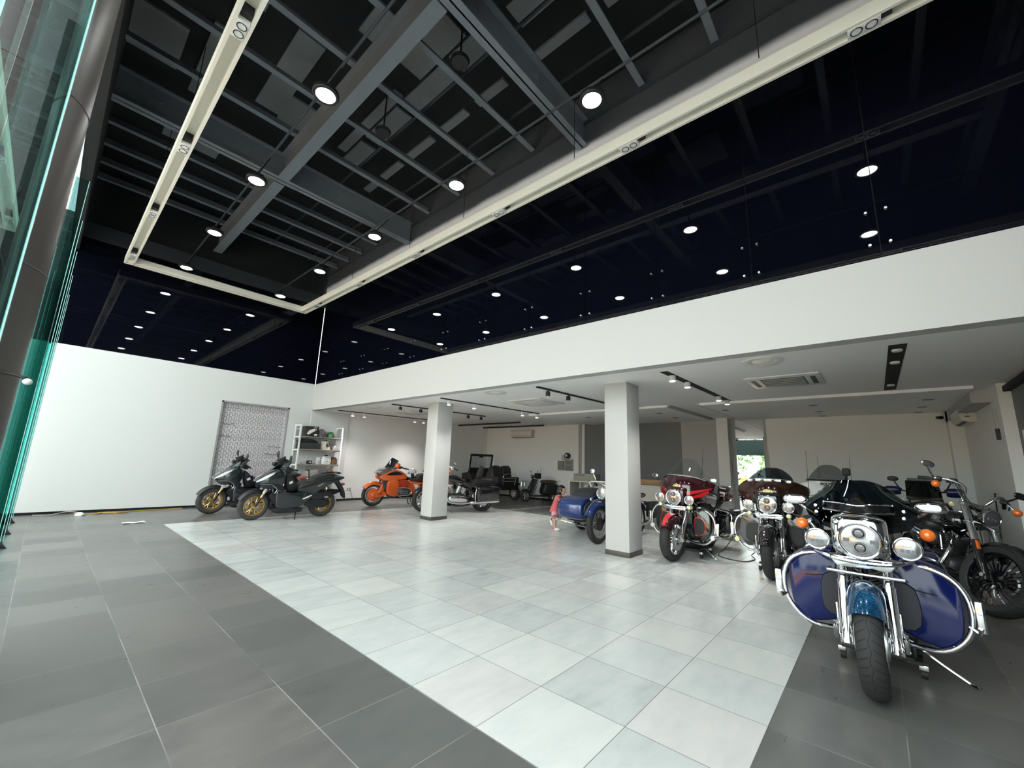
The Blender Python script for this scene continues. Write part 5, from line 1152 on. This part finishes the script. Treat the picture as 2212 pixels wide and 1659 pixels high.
# ------------------------------------------------------------------ small black jeep and classic scooter in the rear corner
JB = pm('flat_black_jeep_paint', (.012, .012, .012), .5)
def jeep():
    P = bike_root('mini_jeep', 'small flat-black open jeep with folding windscreen parked nose to the white side wall', (-12.55, 12.62, 0), 172, 0, 1.0, 'jeep')
    MB().prism([(.98, .45), (.98, .98), (.40, 1.04), (.36, .98), (.10, .60), (-.65, .60), (-.70, .92), (-1.55, .92), (-1.55, .42), (.2, .36)], -.54, .54, bev=.02).build('body', JB, P)
    for sy in (-1, 1):
        MB().puff([(1.0, .66), (.95, .76), (.45, .76), (.38, .62), (.46, .66), (.90, .66)], sy * .50, sy * .70, .1, 6, 2).build('front_wing', JB, P)
        MB().puff([(-.90, .60), (-1.0, .70), (-1.5, .70), (-1.58, .60)], sy * .50, sy * .68, .1, 6, 2).build('rear_wing', JB, P)
        for x, nm in ((.68, 'front_wheel'), (-1.27, 'rear_wheel')):
            w = wheel(P, nm, (x, sy * .58, .28), .28, .17, .15, WHITEP, 'mag', 5, TIREB, 0, .06)
            MB().lathe([(0, .01), (.05, .01), (.13, .0), (.15, -.01)], (x, sy * .645, .28), (0, sy, 0), 28).disc((x, sy * .66, .28), (0, 1, 0), .03, .03, 16).build('hub_cap', WHITEP, w)
            MB().disc((x, sy * .68, .28), (0, 1, 0), .022, .012, 14).build('hub_bolt', BLACKM, w)
        lamp(P, 'headlamp', (1.0, sy * .28, .78), .075, .06, BLACKM, (1, 0, 0), False)
        MB().tube([(.34, sy * .60, 1.1), (.30, sy * .66, 1.5), (.28, sy * .62, 1.7)], .010, 6, 3).build('windscreen_stay', STEELB, P)
    F = MB().box((.40, 0, 1.12), (.05, 1.20, .20), (0, -.1, 0), .01).box((.28, 0, 1.76), (.05, 1.20, .10), (0, -.1, 0), .02).box((.34, -.57, 1.43), (.05, .07, .66), (0, -.15, 0), .01).box((.34, .57, 1.43), (.05, .07, .66), (0, -.15, 0), .01).build('windscreen_frame', JB, P)
    MB().box((.34, 0, 1.44), (.008, 1.10, .56), (0, -.17, 0)).build('windscreen_glass', CLEARS, F)
    MB().bx(.30, .40, -.08, .08, 1.66, 1.72, .01).build('mirror_mount', JB, F)
    MB().tube([(.36, .30, 1.25), (.33, .28, 1.45)], .006, 6).build('wiper', BLACKM, F)
    MB().torus((.02, .2, 1.05), (1, 0, .5), .16, .014, 28, 8).build('steering_wheel', BLACKM, P)
    for sy in (-1, 1): MB().puff([(-.70, .62), (-.74, 1.05), (-.86, 1.30), (-1.10, 1.30), (-1.16, .66)], sy * .03, sy * .50, .2, 8, 3).box((-.45, sy * .26, .68), (.44, .42, .14), None, .04).build('seat', LEATHER, P)
    MB().bx(-.3, .0, .545, .552, .48, .56).build('side_plate', STEELB, P)
    MB().tube([(-1.57, -.3, .62), (-1.62, -.3, 1.0), (-1.62, .3, 1.0), (-1.57, .3, .62)], .012, 8, 3).tube([(-1.60, -.3, .75), (-1.60, .3, .75)], .008, 6).tube([(-1.61, -.3, .87), (-1.61, .3, .87)], .008, 6).build('rear_rack', CHROME, P)
    return P
jeep()
def vespa():
    P = bike_root('classic_scooter', 'black classic scooter with chrome racks and top box beside the small jeep', (-10.55, 12.90, 0), -118, 0, 1.0, 'scooter')
    wheel(P, 'front_wheel', (0, 0, .22), .22, .09, .13, ALU, 'mag', 5, TIRE, 0, .05)
    fender(P, 'front_fender', (0, 0, .22), .27, .16, 15, 185, JB, .09)
    MB().grid(lambda u, v: V((-.14 - .20 * v - .12 * abs(2 * u - 1) ** 2, (2 * u - 1) * (.20 + .06 * math.sin(PI * v)), .26 + .62 * v)), 16, 12, (-.015, 0, 0)).build('leg_shield', JB, P)
    for sy in (-1, 1): MB().tube([(-.26, sy * .20, .26), (-.33, sy * .262, .56), (-.45, sy * .21, .88)], .010, 8, 5).build('shield_trim', CHROME, P)
    MB().tube([(0, 0, .24), (-.12, 0, .5), (-.34, 0, .96)], .03, 10).build('steering_column', JB, P)
    lamp(P, 'headlamp', (-.24, 0, .98), .075, .10, JB, (1, 0, 0), False)
    handlebar(P, [(-.36, 0, .98), (-.38, .16, 1.0), (-.42, .32, .98)], JB, .018, RUBBER, JB)
    for sy in (-1, 1): mirror_arm(P, (-.38, sy * .22, 1.0), (-.36, sy * .34, 1.18), .05, .045, CHROME)
    MB().tube([(-.06, -.16, .78), (.10, -.16, .78), (.12, -.14, .50), (.12, .14, .50), (.10, .16, .78), (-.06, .16, .78)], .010, 8, 3).tube([(.11, -.15, .60), (.11, .15, .60)], .008, 6).tube([(.11, -.15, .70), (.11, .15, .70)], .008, 6).build('front_rack', CHROME, P)
    MB().bx(-.95, -.25, -.18, .18, .20, .25, .02).build('floorboard', JB, P)
    MB().puff([(-.68, .30), (-.72, .62), (-.80, .74), (-1.25, .72), (-1.42, .56), (-1.40, .36), (-1.2, .26)], -.24, .24, .28, 12, 4).build('body', JB, P)
    MB().puff([(-.68, .74), (-.75, .84), (-1.25, .84), (-1.30, .76), (-1.0, .72)], -.15, .15, .2).build('seat', pm('olive_seat', (.055, .045, .025), .55), P)
    MB().tube([(-1.20, -.14, .80), (-1.50, -.14, .84), (-1.52, -.1, .96), (-1.52, .1, .96), (-1.50, .14, .84), (-1.20, .14, .80)], .009, 8, 3).tube([(-1.4, -.14, .83), (-1.4, .14, .83)], .008, 6).build('rear_rack', CHROME, P)
    MB().lathe([(0, .02), (.04, .015), (.05, -.02)], (-1.43, 0, .46), (-1, 0, 0), 16).build('tail_lamp', REDL, P)
    wheel(P, 'rear_wheel', (-1.22, 0, .22), .22, .10, .13, ALU, 'mag', 5, TIRE, 0, .05)
    MB().box((-.52, 0, 1.0), (.20, .30, .22), None, .04).cyl((-.60, .1, 1.1), (-.62, .1, 1.45), .008, .003, 6).build('dash_box', JB, P)
    kickstand(P, -.7, BLACKM, .12, .26, .2)
    return P
vespa()
# ------------------------------------------------------------------ white shelf and what is on it
SHW = pm('white_shelf_metal', (.68, .70, .69), .4); SHB = pm('grey_brown_shelf_board', (.22, .20, .17), .6)
o = thing('storage_shelf', 'tall white metal shelf with grey-brown boards against the white end wall', 'shelf', (-13.52, 5.28, 0))
SX, SY = -.40, 1.36            # depth runs to the wall, length along it
for x in (0, SX):
    for y in (0, SY): MB().bx(x - .022, x + .022, y - .022, y + .022, 0, 2.46, .003).build('post', SHW, o)
for y in (0, SY):
    m = MB()
    for z in (.2, .72, 1.20, 1.67, 2.07, 2.44): m.bx(SX, 0, y - .018, y + .018, z - .03, z + .012)
    m.build('side_rung', SHW, o)
MB().bx(SX - .01, SX + .01, 0, SY, 2.30, 2.34).build('back_rail', SHW, o)
SZ = (.22, .74, 1.22, 1.69, 2.09)
for z in SZ: MB().bx(SX + .01, 0.02, -.01, SY + .01, z - .03, z, .003).build('shelf_board', SHB, o)
BX0, BY0 = -13.52, 5.28
def on(x, y, k): return (BX0 + x, BY0 + y, SZ[k] + .001)
KBOX = pm('black_carton', (.02, .018, .02), .5)
o = thing('cardboard_box', 'black carton with slanted white print and label on the top shelf', 'box', on(-.2, .38, 4))
MB().bx(-.16, .16, -.20, .20, 0, .33, .004).build('carton', KBOX, o)
MB().prism([(-.17, .09), (-.12, .05), (.08, .18), (.06, .26), (-.10, .20)], .1605, .1625, 'x').build('print', REFL, o)
MB().bx(.1605, .163, .09, .12, .20, .26).build('print', REFL, o); MB().bx(.1605, .163, .07, .16, .03, .09).build('label', REFL, o)
MB().bx(.1605, .163, .05, .15, .29, .305).build('print', REFL, o)
def bag(name, label, loc, rx, ry, h, mat, seed, neck=True, cat_='bag'):
    r = random.Random(seed); o = thing(name, label, cat_, loc); rings = []
    n = 22; off = [r.uniform(.86, 1.12) for _ in range(n)]
    for j in range(9):
        v = j / 8; s = (1 - .12 * v - (.55 * max(0, v - .7) / .3 if neck else .0)) * (.92 + .08 * math.sin(PI * min(1, v * 1.6)))
        rings.append([(rx * s * math.cos(2 * PI * i / n) * (off[i] + r.uniform(-.05, .05)), ry * s * math.sin(2 * PI * i / n) * (off[i] + r.uniform(-.05, .05)), h * v) for i in range(n)])
    MB().loft(rings).build('bag_body', mat, o, 60); return o
o = bag('plastic_bag', 'greyish clear plastic bag with purple cloth inside on the top shelf', on(-.2, .74, 4), .14, .14, .27, pm('purple_grey_plastic', (.16, .13, .15), .3, noise=.5, nscale=18), 1)
MB().tube([(.1, -.03, .10), (.20, -.03, .02), (.225, -.03, -.09)], .012, 6, 4).build('strap', BLACKM, o)
bag('plastic_bag', 'dark green plastic bag on the top shelf', on(-.2, 1.05, 4), .13, .12, .20, pm('green_plastic', (.03, .12, .035), .35, noise=.5, nscale=14), 2)
tag(MB().bx(BX0 - .37, BX0 - .35, BY0 + 1.2, BY0 + 1.34, SZ[4] + .001, SZ[4] + .27).build('white_board', WHITEP), 'small white board standing at the far end of the top shelf', 'board')
o = thing('crate', 'dark grey plastic crate on the second shelf under the black carton', 'crate', on(-.2, .38, 3))
MB().bx(-.17, .17, -.33, .32, 0, .20, .015).build('crate_body', pm('charcoal_crate', (.03, .032, .033), .55), o)
o2 = thing('black_cloth', 'black folded cloth heaped on the dark grey crate', 'cloth', on(-.2, .34, 3)); o2.location.z += .206
MB().puff([(-.30, 0), (-.27, .10), (-.1, .13), (.12, .11), (.30, .0)], -.15, .15, .2, 8, 3, 'x').build('cloth_heap', pm('black_fabric', (.008, .008, .009), .8), o2)
o = bag('tote_bag', 'cream tote bag with round ring emblem on the second shelf', on(-.17, .91, 3), .12, .165, .28, pm('cream_canvas', (.55, .52, .42), .8, bump=.1, bscale=90), 4, False)
MB().torus((.125, .02, .15), (1, 0, .06), .055, .010, 28, 6).disc((.118, .02, .15), (1, 0, .06), .032, .012, 20).build('ring_emblem', BLACKM, o)
MB().tube([(.03, -.06, .27), (.05, -.03, .31), (.05, .02, .30)], .010, 6, 4).build('handle', BLACKM, o)
bag('plastic_bag', 'crumpled silver-white plastic bag at the end of the second shelf', on(-.17, 1.22, 3), .11, .10, .17, pm('silver_plastic', (.42, .42, .42), .25, .3, noise=.4, nscale=30), 5)
o = thing('power_adapter', 'small black boxy adapter with coiled cable on the third shelf', 'adapter', on(-.15, .44, 2))
MB().bx(-.06, .06, -.07, .07, 0, .11, .008).build('case', BLACKM, o); MB().bx(.0605, .062, -.01, .03, .04, .08).build('label', REFL, o); MB().tube([(.05, -.07, .02), (.09, -.18, .07), (.08, -.30, .02), (.1, -.22, .006), (.1, -.1, .006)], .006, 6, 4).tube([(.05, .07, .02), (.08, .14, .03), (.1, .12, .006)], .006, 6, 4).build('cable', BLACKM, o)
o = thing('plastic_jug', 'white jug with a round printed label and dark cap on the third shelf', 'jug', on(-.17, .98, 2))
MB().puff([(-.13, .0), (-.13, .22), (-.08, .26), (.08, .26), (.13, .22), (.13, 0)], -.09, .09, .15, 8, 2, 'x').build('jug_body', WHITEP, o)
MB().torus((.094, 0, .13), (1, 0, 0), .095, .004, 32, 6).build('label_ring', pm('slate_blue_print', (.10, .13, .19), .5), o)
MB().bx(.09, .096, -.05, .05, .09, .105).prism([(-.03, .15), (.0, .165), (.03, .15), (.02, .142), (-.02, .142)], .09, .096, 'x').build('label_print', pm('slate_blue_print2', (.06, .09, .15), .5), o)
MB().cyl((0, 0, .26), (0, 0, .30), .06, .045, 16).build('cap', BLACKM, o)
o = thing('bottle_box', 'slim white printed box beside the white jug on the third shelf', 'box', on(-.20, .74, 2)); MB().bx(-.04, .04, -.05, .05, 0, .22, .003).build('carton', WHITEP, o); MB().bx(.0405, .042, -.03, .03, .03, .12).build('print', LGREY, o)
o = thing('paper_bag', 'small brown paper package at the end of the third shelf', 'package', on(-.18, 1.24, 2)); MB().prism([(-.10, 0), (.10, 0), (.09, .20), (-.09, .20)], -.08, .08, 'x', .008).build('package', pm('brown_paper', (.16, .075, .035), .7), o); MB().bx(-.06, .06, -.06, .06, .20, .235).build('fold', pm('dark_brown', (.05, .025, .015), .7), o)
o = thing('tool_pouch', 'salmon red pouch on the fourth shelf by the white post', 'pouch', on(-.15, .28, 1)); MB().ell((0, 0, .055), (.10, .13, .055), None, 18, 10, .8).build('pouch', pm('salmon_cloth', (.40, .10, .075), .6), o)
o = thing('parcel', 'pale wrapped parcel with black straps on the fourth shelf', 'parcel', on(-.2, .58, 1)); MB().box((0, 0, .20), (.26, .34, .20), (.15, 0, 0), .03).build('wrap', pm('pale_wrap', (.42, .41, .37), .45, noise=.2), o); MB().box((0, .02, .06), (.24, .32, .11), None, .03).build('under_wrap', pm('beige_wrap', (.28, .26, .20), .55, noise=.2), o); MB().box((.0, -.13, .17), (.28, .03, .26), (.15, 0, 0), .004).build('strap', BLACKM, o)
o = thing('wheel_lock', 'small chrome round lock in front of the parcel on the fourth shelf', 'lock', on(-.01, .40, 1)); MB().ell((0, 0, .03), (.03, .035, .03), None, 14, 10).build('lock_body', CHROME, o)
o = thing('printed_packet', 'blue printed packet tilted on a yellow one on the fourth shelf', 'packet', on(-.04, .98, 1)); MB().box((0, 0, .155), (.015, .22, .18), (.55, 0, 0)).build('packet', pm('blue_print_packet', (.06, .13, .24), .4, noise=.3, nscale=12), o); MB().box((-.02, -.10, .075), (.02, .10, .15), (-.1, 0, 0)).build('yellow_packet', pm('yellow_packet', (.55, .33, .07), .5), o)
bag('plastic_bag', 'bright orange plastic bag at the end of the fourth shelf', on(-.17, 1.2, 1), .14, .13, .29, pm('orange_plastic', (.55, .10, .015), .35, noise=.35, nscale=14), 8)
bag('plastic_bag', 'dark bundle in a bag on the lowest shelf behind the scooter tail', on(-.2, 1.0, 0), .15, .25, .36, pm('dark_bundle', (.05, .045, .04), .7, noise=.4, nscale=12), 9)

# ------------------------------------------------------------------ reception desk
DW = pm('white_desk_laminate', (.50, .49, .45), .45); WOOD = pm('light_oak_ledge', (.36, .22, .09), .5, noise=.15, nscale=4)
o = thing('reception_desk', 'long white reception desk with oak ledge behind the sidecar and near column', 'desk', (-7.92, 12.0, 0))
MB().bx(0, 4.1, 0, .62, .93, .97, .004).build('desk_top', DW, o)
MB().bx(0, .05, 0, .62, 0, .93).build('side_leg', DW, o); MB().bx(.36, .40, .1, .6, 0, .93).build('side_leg', DW, o)
MB().bx(.40, 4.1, .30, .34, 0.0, .93).build('front_panel', DW, o); MB().bx(2.4, 4.1, .0, .05, .06, .93).build('front_panel', DW, o)
MB().bx(1.3, 4.1, .58, .72, .97, 1.12, .004).build('oak_ledge', WOOD, o); MB().bx(2.4, 4.1, .01, .06, 0, .06).build('kickboard', LGREY, o)
MB().bx(2.3, 4.1, -.18, .0, .50, .512).build('glass_shelf', GREENG, o)
MB().disc((.62, .28, .80), (0, 1, 0), .028, .02, 16).tube([(.78, .29, .86), (.76, .28, .6), (.70, .28, .3)], .006, 6, 4).build('cable_hole', BLACKM, o)
o = thing('archive_box', 'flat beige carton with a row of dark marks lying on the desk end', 'box', (-7.42, 12.33, .971))
MB().bx(-.42, .42, -.16, .16, 0, .24, .004).build('carton', pm('beige_carton', (.28, .27, .23), .65), o)
m = MB()
for k_, x in enumerate((-.34, -.26, -.20, -.12, -.04)): m.bx(x, x + (.04 if k_ != 1 else .02), -.1615, -.16, .17, .20)
m.build('mark', BLACKM, o)

# ------------------------------------------------------------------ child at the sidecar
SKIN = pm('child_skin', (.50, .29, .20), .55, noise=.04); HAIR = pm('black_hair', (.006, .005, .005), .45, bump=.4, bscale=120)
C = thing('person', 'small child in pink shirt and shorts leaning on the sidecar with one foot lifted', 'person', (-5.64, 8.10, 0), math.radians(14))
m = MB(); T = lambda pts, r0, r1: m.tube(pts, lambda u: r0 + (r1 - r0) * u, 14, 4)
T([(-.07, 0, .44), (-.05, 0, .55), (.0, 0, .68), (.03, 0, .76)], .095, .080); m.ell((-.065, 0, .45), (.09, .105, .09)); m.ell((.02, 0, .72), (.072, .105, .07))
T([(.03, 0, .76), (.06, 0, .83)], .038, .036); m.ell((.095, 0, .905), (.086, .076, .10), (0, .15, 0)); m.ell((.115, 0, .865), (.062, .058, .058))
m.ell((.183, 0, .893), (.014, .010, .014)); m.ell((.168, 0, .862), (.012, .024, .008))
for sy in (-1, 1): m.ell((.085, sy * .078, .893), (.022, .010, .028))
T([(-.07, -.055, .44), (-.03, -.055, .27)], .060, .044); T([(-.03, -.055, .27), (-.05, -.05, .16), (-.045, -.05, .05)], .044, .028); m.ell((-.01, -.05, .035), (.075, .033, .028))
T([(-.06, .055, .45), (.05, .065, .32)], .060, .045); T([(.05, .065, .32), (-.04, .068, .26), (-.14, .07, .215)], .044, .028); m.ell((-.165, .07, .175), (.033, .033, .070), (0, .4, 0))
for sy in (-1, 1):
    T([(.02, sy * .095, .745), (.11, sy * .125, .65)], .036, .029); T([(.11, sy * .125, .65), (.24, sy * .10, .70)], .029, .021)
    m.ell((.268, sy * .097, .712), (.034, .026, .014), (0, -.35, 0))
    for q in range(4): T([(.29, sy * (.079 + .012 * q), .720), (.315, sy * (.077 + .013 * q), .728), (.333 - .004 * abs(q - 1.5), sy * (.076 + .014 * q), .718)], .0068, .0058)
    T([(.26, sy * .075, .712), (.285, sy * .058, .716), (.30, sy * .052, .712)], .0075, .006)
body = m.build('body', SKIN, C); md = body.modifiers.new('Remesh', 'REMESH'); md.mode = 'VOXEL'; md.voxel_size = .0055; md.use_smooth_shade = True
sm = body.modifiers.new('Smooth', 'SMOOTH'); sm.iterations = 4; sm.factor = .5
for sy in (-1, 1):
    e = MB().ell((.172, sy * .030, .908), (.010, .012, .009), None, 14, 8).build('eye', REFL, C); MB().ell((.179, sy * .031, .908), (.005, .006, .006), None, 12, 8).build('iris', BLACKM, e)
MB().box((.173, 0, .861), (.006, .034, .007), (0, .2, 0), .002).build('mouth', pm('lip_tone', (.40, .13, .11), .5), C)
m = MB(); m.ell((.080, 0, .925), (.100, .092, .098), (0, .12, 0), 28, 18); m.ell((.050, 0, .875), (.078, .092, .085), None, 24, 14)
for v_ in m.bm.verts:
    if v_.co.x > .135 and v_.co.z < .955: v_.co.x = .135 - (v_.co.x - .135) * .3
m.build('hair', HAIR, C)
SHIRT = pm('coral_pink_shirt', (.50, .10, .11), .75, noise=.06, bump=.25, bscale=30)
m = MB(); T = lambda pts, r0, r1: m.tube(pts, lambda u: r0 + (r1 - r0) * u, 16, 4)
m.loft([sellip(c, (1, 0, .25), (0, 1, 0), a, b, .9, 28) for c, a, b in (((-.075, 0, .425), .118, .132), ((-.065, 0, .50), .112, .124), ((-.03, 0, .60), .100, .118), ((.0, 0, .69), .090, .120), ((.02, 0, .75), .072, .108), ((.035, 0, .785), .045, .052))])
for sy in (-1, 1): T([(.02, sy * .085, .75), (.075, sy * .115, .685)], .052, .050)
sh = m.build('shirt', SHIRT, C); md = sh.modifiers.new('Remesh', 'REMESH'); md.mode = 'VOXEL'; md.voxel_size = .007; md.use_smooth_shade = True; s2_ = sh.modifiers.new('Smooth', 'SMOOTH'); s2_.iterations = 3
m = MB(); m.ell((-.068, 0, .435), (.102, .112, .075)); m.tube([(-.065, -.055, .44), (-.045, -.056, .33)], lambda u: .074 + .008 * u, 16, 3); m.tube([(-.06, .055, .44), (.02, .063, .355)], lambda u: .074 + .006 * u, 16, 3)
so = m.build('shorts', pm('pale_pink_shorts', (.62, .26, .30), .75), C); md = so.modifiers.new('Remesh', 'REMESH'); md.mode = 'VOXEL'; md.voxel_size = .007; md.use_smooth_shade = True
SHOE = pm('white_shoe', (.66, .64, .62), .5)
for c_, rot in (((-.005, -.05, .034), 0), ((-.175, .07, .165), 1.25)):
    s_ = MB().ell(c_, (.090, .042, .034), (0, rot, 0), 22, 12, .85).build('shoe', SHOE, C)
    q = V(c_) + Matrix.Rotation(rot, 3, 'Y') @ V((-.055, 0, .012)); MB().ell(q, (.038, .044, .030), (0, rot, 0), 16, 10).build('heel_patch', pm('pink_trim%d' % int(rot), (.50, .10, .13), .5), s_)

# ------------------------------------------------------------------ bits on the floor
YC = pm('yellow_cord', (.40, .25, .04), .5)
tag(MB().tube([(-13.75, .72, .012), (-13.5, 1.02, .012), (-13.62, 1.22, .03), (-13.45, 1.42, .012), (-13.6, 1.62, .02), (-13.5, 1.35, .03), (-13.66, 1.1, .02), (-13.72, 1.5, .012), (-13.82, 2.1, .01), (-13.86, 2.7, .01)], .011, 8, 6).build('extension_cord', YC), 'loose yellow-brown cord lying along the foot of the white end wall', 'cord')
tag(MB().tube([(-13.85, .1, .012), (-13.7, .35, .02), (-13.78, .6, .06), (-13.62, .78, .05), (-13.55, .9, .012)], .009, 8, 6).build('loose_cable', pm('beige_cord', (.35, .32, .26), .6)), 'beige cord looping up against the end wall skirting', 'cord')
bag('cloth', 'crumpled white cloth scrap at the foot of the end wall', (-13.45, .80, 0), .10, .08, .07, WHITEP, 11, True, 'cloth')
m = MB().grid(lambda u, v: V((-11.75 + .20 * u, 1.32 + .36 * v, .006 + .012 * math.sin(4 * u + 5 * v) ** 2)), 8, 8, (0, 0, -.002)); tag(m.build('paper_scrap', WHITEP), 'thin white scrap lying on the slate floor before the white tile corner', 'scrap')
tag(MB().ell((-1.375, 7.0, .012), (.028, .02, .010), None, 12, 6).build('leaf_scrap', pm('tan_scrap', (.40, .28, .16), .7)), 'tiny tan scrap on the white tiles before the brown motorcycle', 'scrap')
tag(MB().box((-3.04, 7.02, .0055), (.16, .06, .003), (0, 0, .3)).build('floor_tag', pm('grey_tag', (.25, .25, .24), .6)), 'small grey tag flat on the floor beside the near column base', 'scrap')
tag(MB().tube([(-2.35, 9.9, .5), (-2.33, 9.6, .2), (-2.35, 9.0, .012), (-2.25, 8.2, .01), (-1.85, 8.0, .012), (-1.72, 8.35, .012), (-1.80, 8.55, .05), (-1.6, 8.6, .2)], .008, 6, 6).build('charger_cable', BLACKM), 'thin black cable running on the floor between the red and brown motorcycles', 'cable')
o = thing('crank_rod', 'dark bent rod with rust-red handle leaning at the side wall by the pilaster', 'rod', (1.545, 11.6, 0)); MB().tube([(0, 0, .0), (.02, 0, .7), (.03, 0, 1.20), (.03, -.02, 1.24)], .010, 8).build('rod', BLACKM, o); MB().tube([(.03, -.01, 1.24), (.01, -.24, 1.245)], .016, 8).build('handle', pm('rust_red', (.14, .04, .03), .6), o)
# cables and camera on the round column
o = thing('cable_bundle', 'tangle of black cables hanging on the round brown column', 'cable', (-3.83, -.42, 2.25))
for q in range(5):
    r = random.Random(q); MB().tube([(.0, 0, .9 - .1 * q)] + [(.04 + r.uniform(0, .06), r.uniform(-.08, .10), .75 - .17 * j + r.uniform(-.08, .08)) for j in range(6)] + [(.02, .0, -.35)], .008, 6, 5).build('cable', BLACKM, o)
o = thing('wall_camera', 'small dome camera on a thin arm beside the round brown column', 'camera', (-3.95, -.235, 1.93)); MB().tube([(0, 0, 0), (.05, .05, -.01), (.10, .10, -.03)], .010, 8, 4).build('arm', BLACKM, o); MB().ell((.11, .11, -.05), (.022, .022, .020), None, 16, 10).build('dome', WHITEP, o)
o = thing('junction_box', 'grey upright junction box on the round brown column', 'box', (-3.92, -.36, 1.95)); MB().box((0, 0, 0), (.06, .10, .34), (0, 0, .4), .015).build('box', LGREY, o)
# ------------------------------------------------------------------ outside the glass front (seen in the back-wall mirror, reflected in paint and glass)
struct(MB().bx(-60, 45, -70, -.35, -.25, -.13), 'ground_outside', pm('pale_concrete_street', (.30, .30, .29), .85, noise=.2, nscale=.7))
struct(MB().bx(-60, 45, -4.5, -.40, -.14, -.06), 'pavement', pm('concrete_pavement', (.42, .42, .40), .8, noise=.1, nscale=2))
ORB = pm('orange_barrier_plastic', (.85, .38, .02), .5)
g = 'orange road barriers across the street'
for k in range(6):
    o = thing('road_barrier', 'orange plastic road barrier standing in a row outside the glass front', 'barrier', (-16.5 + 2.6 * k, -9.0, -.13), 0, g)
    MB().prism([(-.30, 0), (.30, 0), (.24, .25), (.10, .45), (.08, 1.05), (-.08, 1.05), (-.10, .45), (-.24, .25)], -1.22, 1.22, 'x', .02).build('barrier_body', ORB, o)
LEAF = [pm('leaf_green_%d' % i, c, .6, noise=.3, nscale=3) for i, c in enumerate(((.10, .20, .05), (.07, .15, .05), (.15, .25, .08)))]
BARK = pm('tree_bark', (.10, .08, .06), .85)
r_ = random.Random(3)
for k, (x, y, h) in enumerate(((-22.5, -27, 6.5), (-15, -33, 7.2), (-7.6, -27, 6.2), (-1, -33, 7), (6.5, -27, 6.6), (-30, -33, 7))):
    o = thing('street_tree', 'leafy green street tree beyond the orange barriers outside', 'tree', (x, y, -.15), 0, 'street trees outside')
    MB().tube([(0, 0, 0), (.1, .05, h * .25), (0, 0, h * .5), (.2, .1, h * .75)], lambda u: .2 - .13 * u, 8, 4).build('trunk', BARK, o)
    m = MB()
    for q in range(650):
        c = V((r_.gauss(0, 1.5), r_.gauss(0, .9), h * .52 + r_.gauss(0, h * .17))); a = V((r_.uniform(-1, 1), r_.uniform(-1, 1), r_.uniform(-1, 1))).normalized(); b = a.orthogonal().normalized(); s_ = r_.uniform(.18, .36)
        m.mi = r_.randrange(3); m.f(m.vs([c - a * s_, c + b * s_ * .6, c + a * s_, c - b * s_ * .6]))
    m.build('crown', LEAF, o)
struct(MB().bx(-45, 30, -45, -44, -.15, 3.0), 'wall_street_far', pm('far_street_wall', (.35, .34, .32), .8, noise=.2, nscale=.4))
tag(MB().cyl((-8.1, -7.5, -.13), (-8.1, -7.5, 6.5), .07, n=12).build('street_pole', WHITEP), 'white metal pole standing on the street side outside', 'pole')
struct(MB().bx(-15.4, -15.0, -6.5, -.33, -.14, 7.5), 'wall_view_blocker', pm('dark_teal_blocker', (.07, .095, .095), .7, noise=.1, nscale=2))  # added dark wall, blocks the bright outdoors behind the left glass
# ------------------------------------------------------------------ daylight: sky outside the glass front
w = bpy.data.worlds.new('world'); SC.world = w; w.use_nodes = True
bg = w.node_tree.nodes['Background']; bg.inputs['Color'].default_value = (.95, .975, 1.0, 1); bg.inputs['Strength'].default_value = 7.0
pl = bpy.data.lights.new('daylight_portal', 'AREA'); pl.shape = 'RECTANGLE'; pl.size = 18; pl.size_y = 6.1
po = bpy.data.objects.new('daylight_portal', pl); COL.objects.link(po); po.location = (-5, -.36, 3.1); po.rotation_euler = (PI / 2, 0, PI)
pl.cycles.is_portal = True

sl = bpy.data.lights.new('sun', 'SUN'); sl.energy = 30; sl.angle = .01; sl.color = (1, .96, .9)
so_ = bpy.data.objects.new('sun', sl); COL.objects.link(so_); so_.rotation_euler = Vector((-.25, -.70, -1.0)).to_track_quat('-Z', 'Y').to_euler()
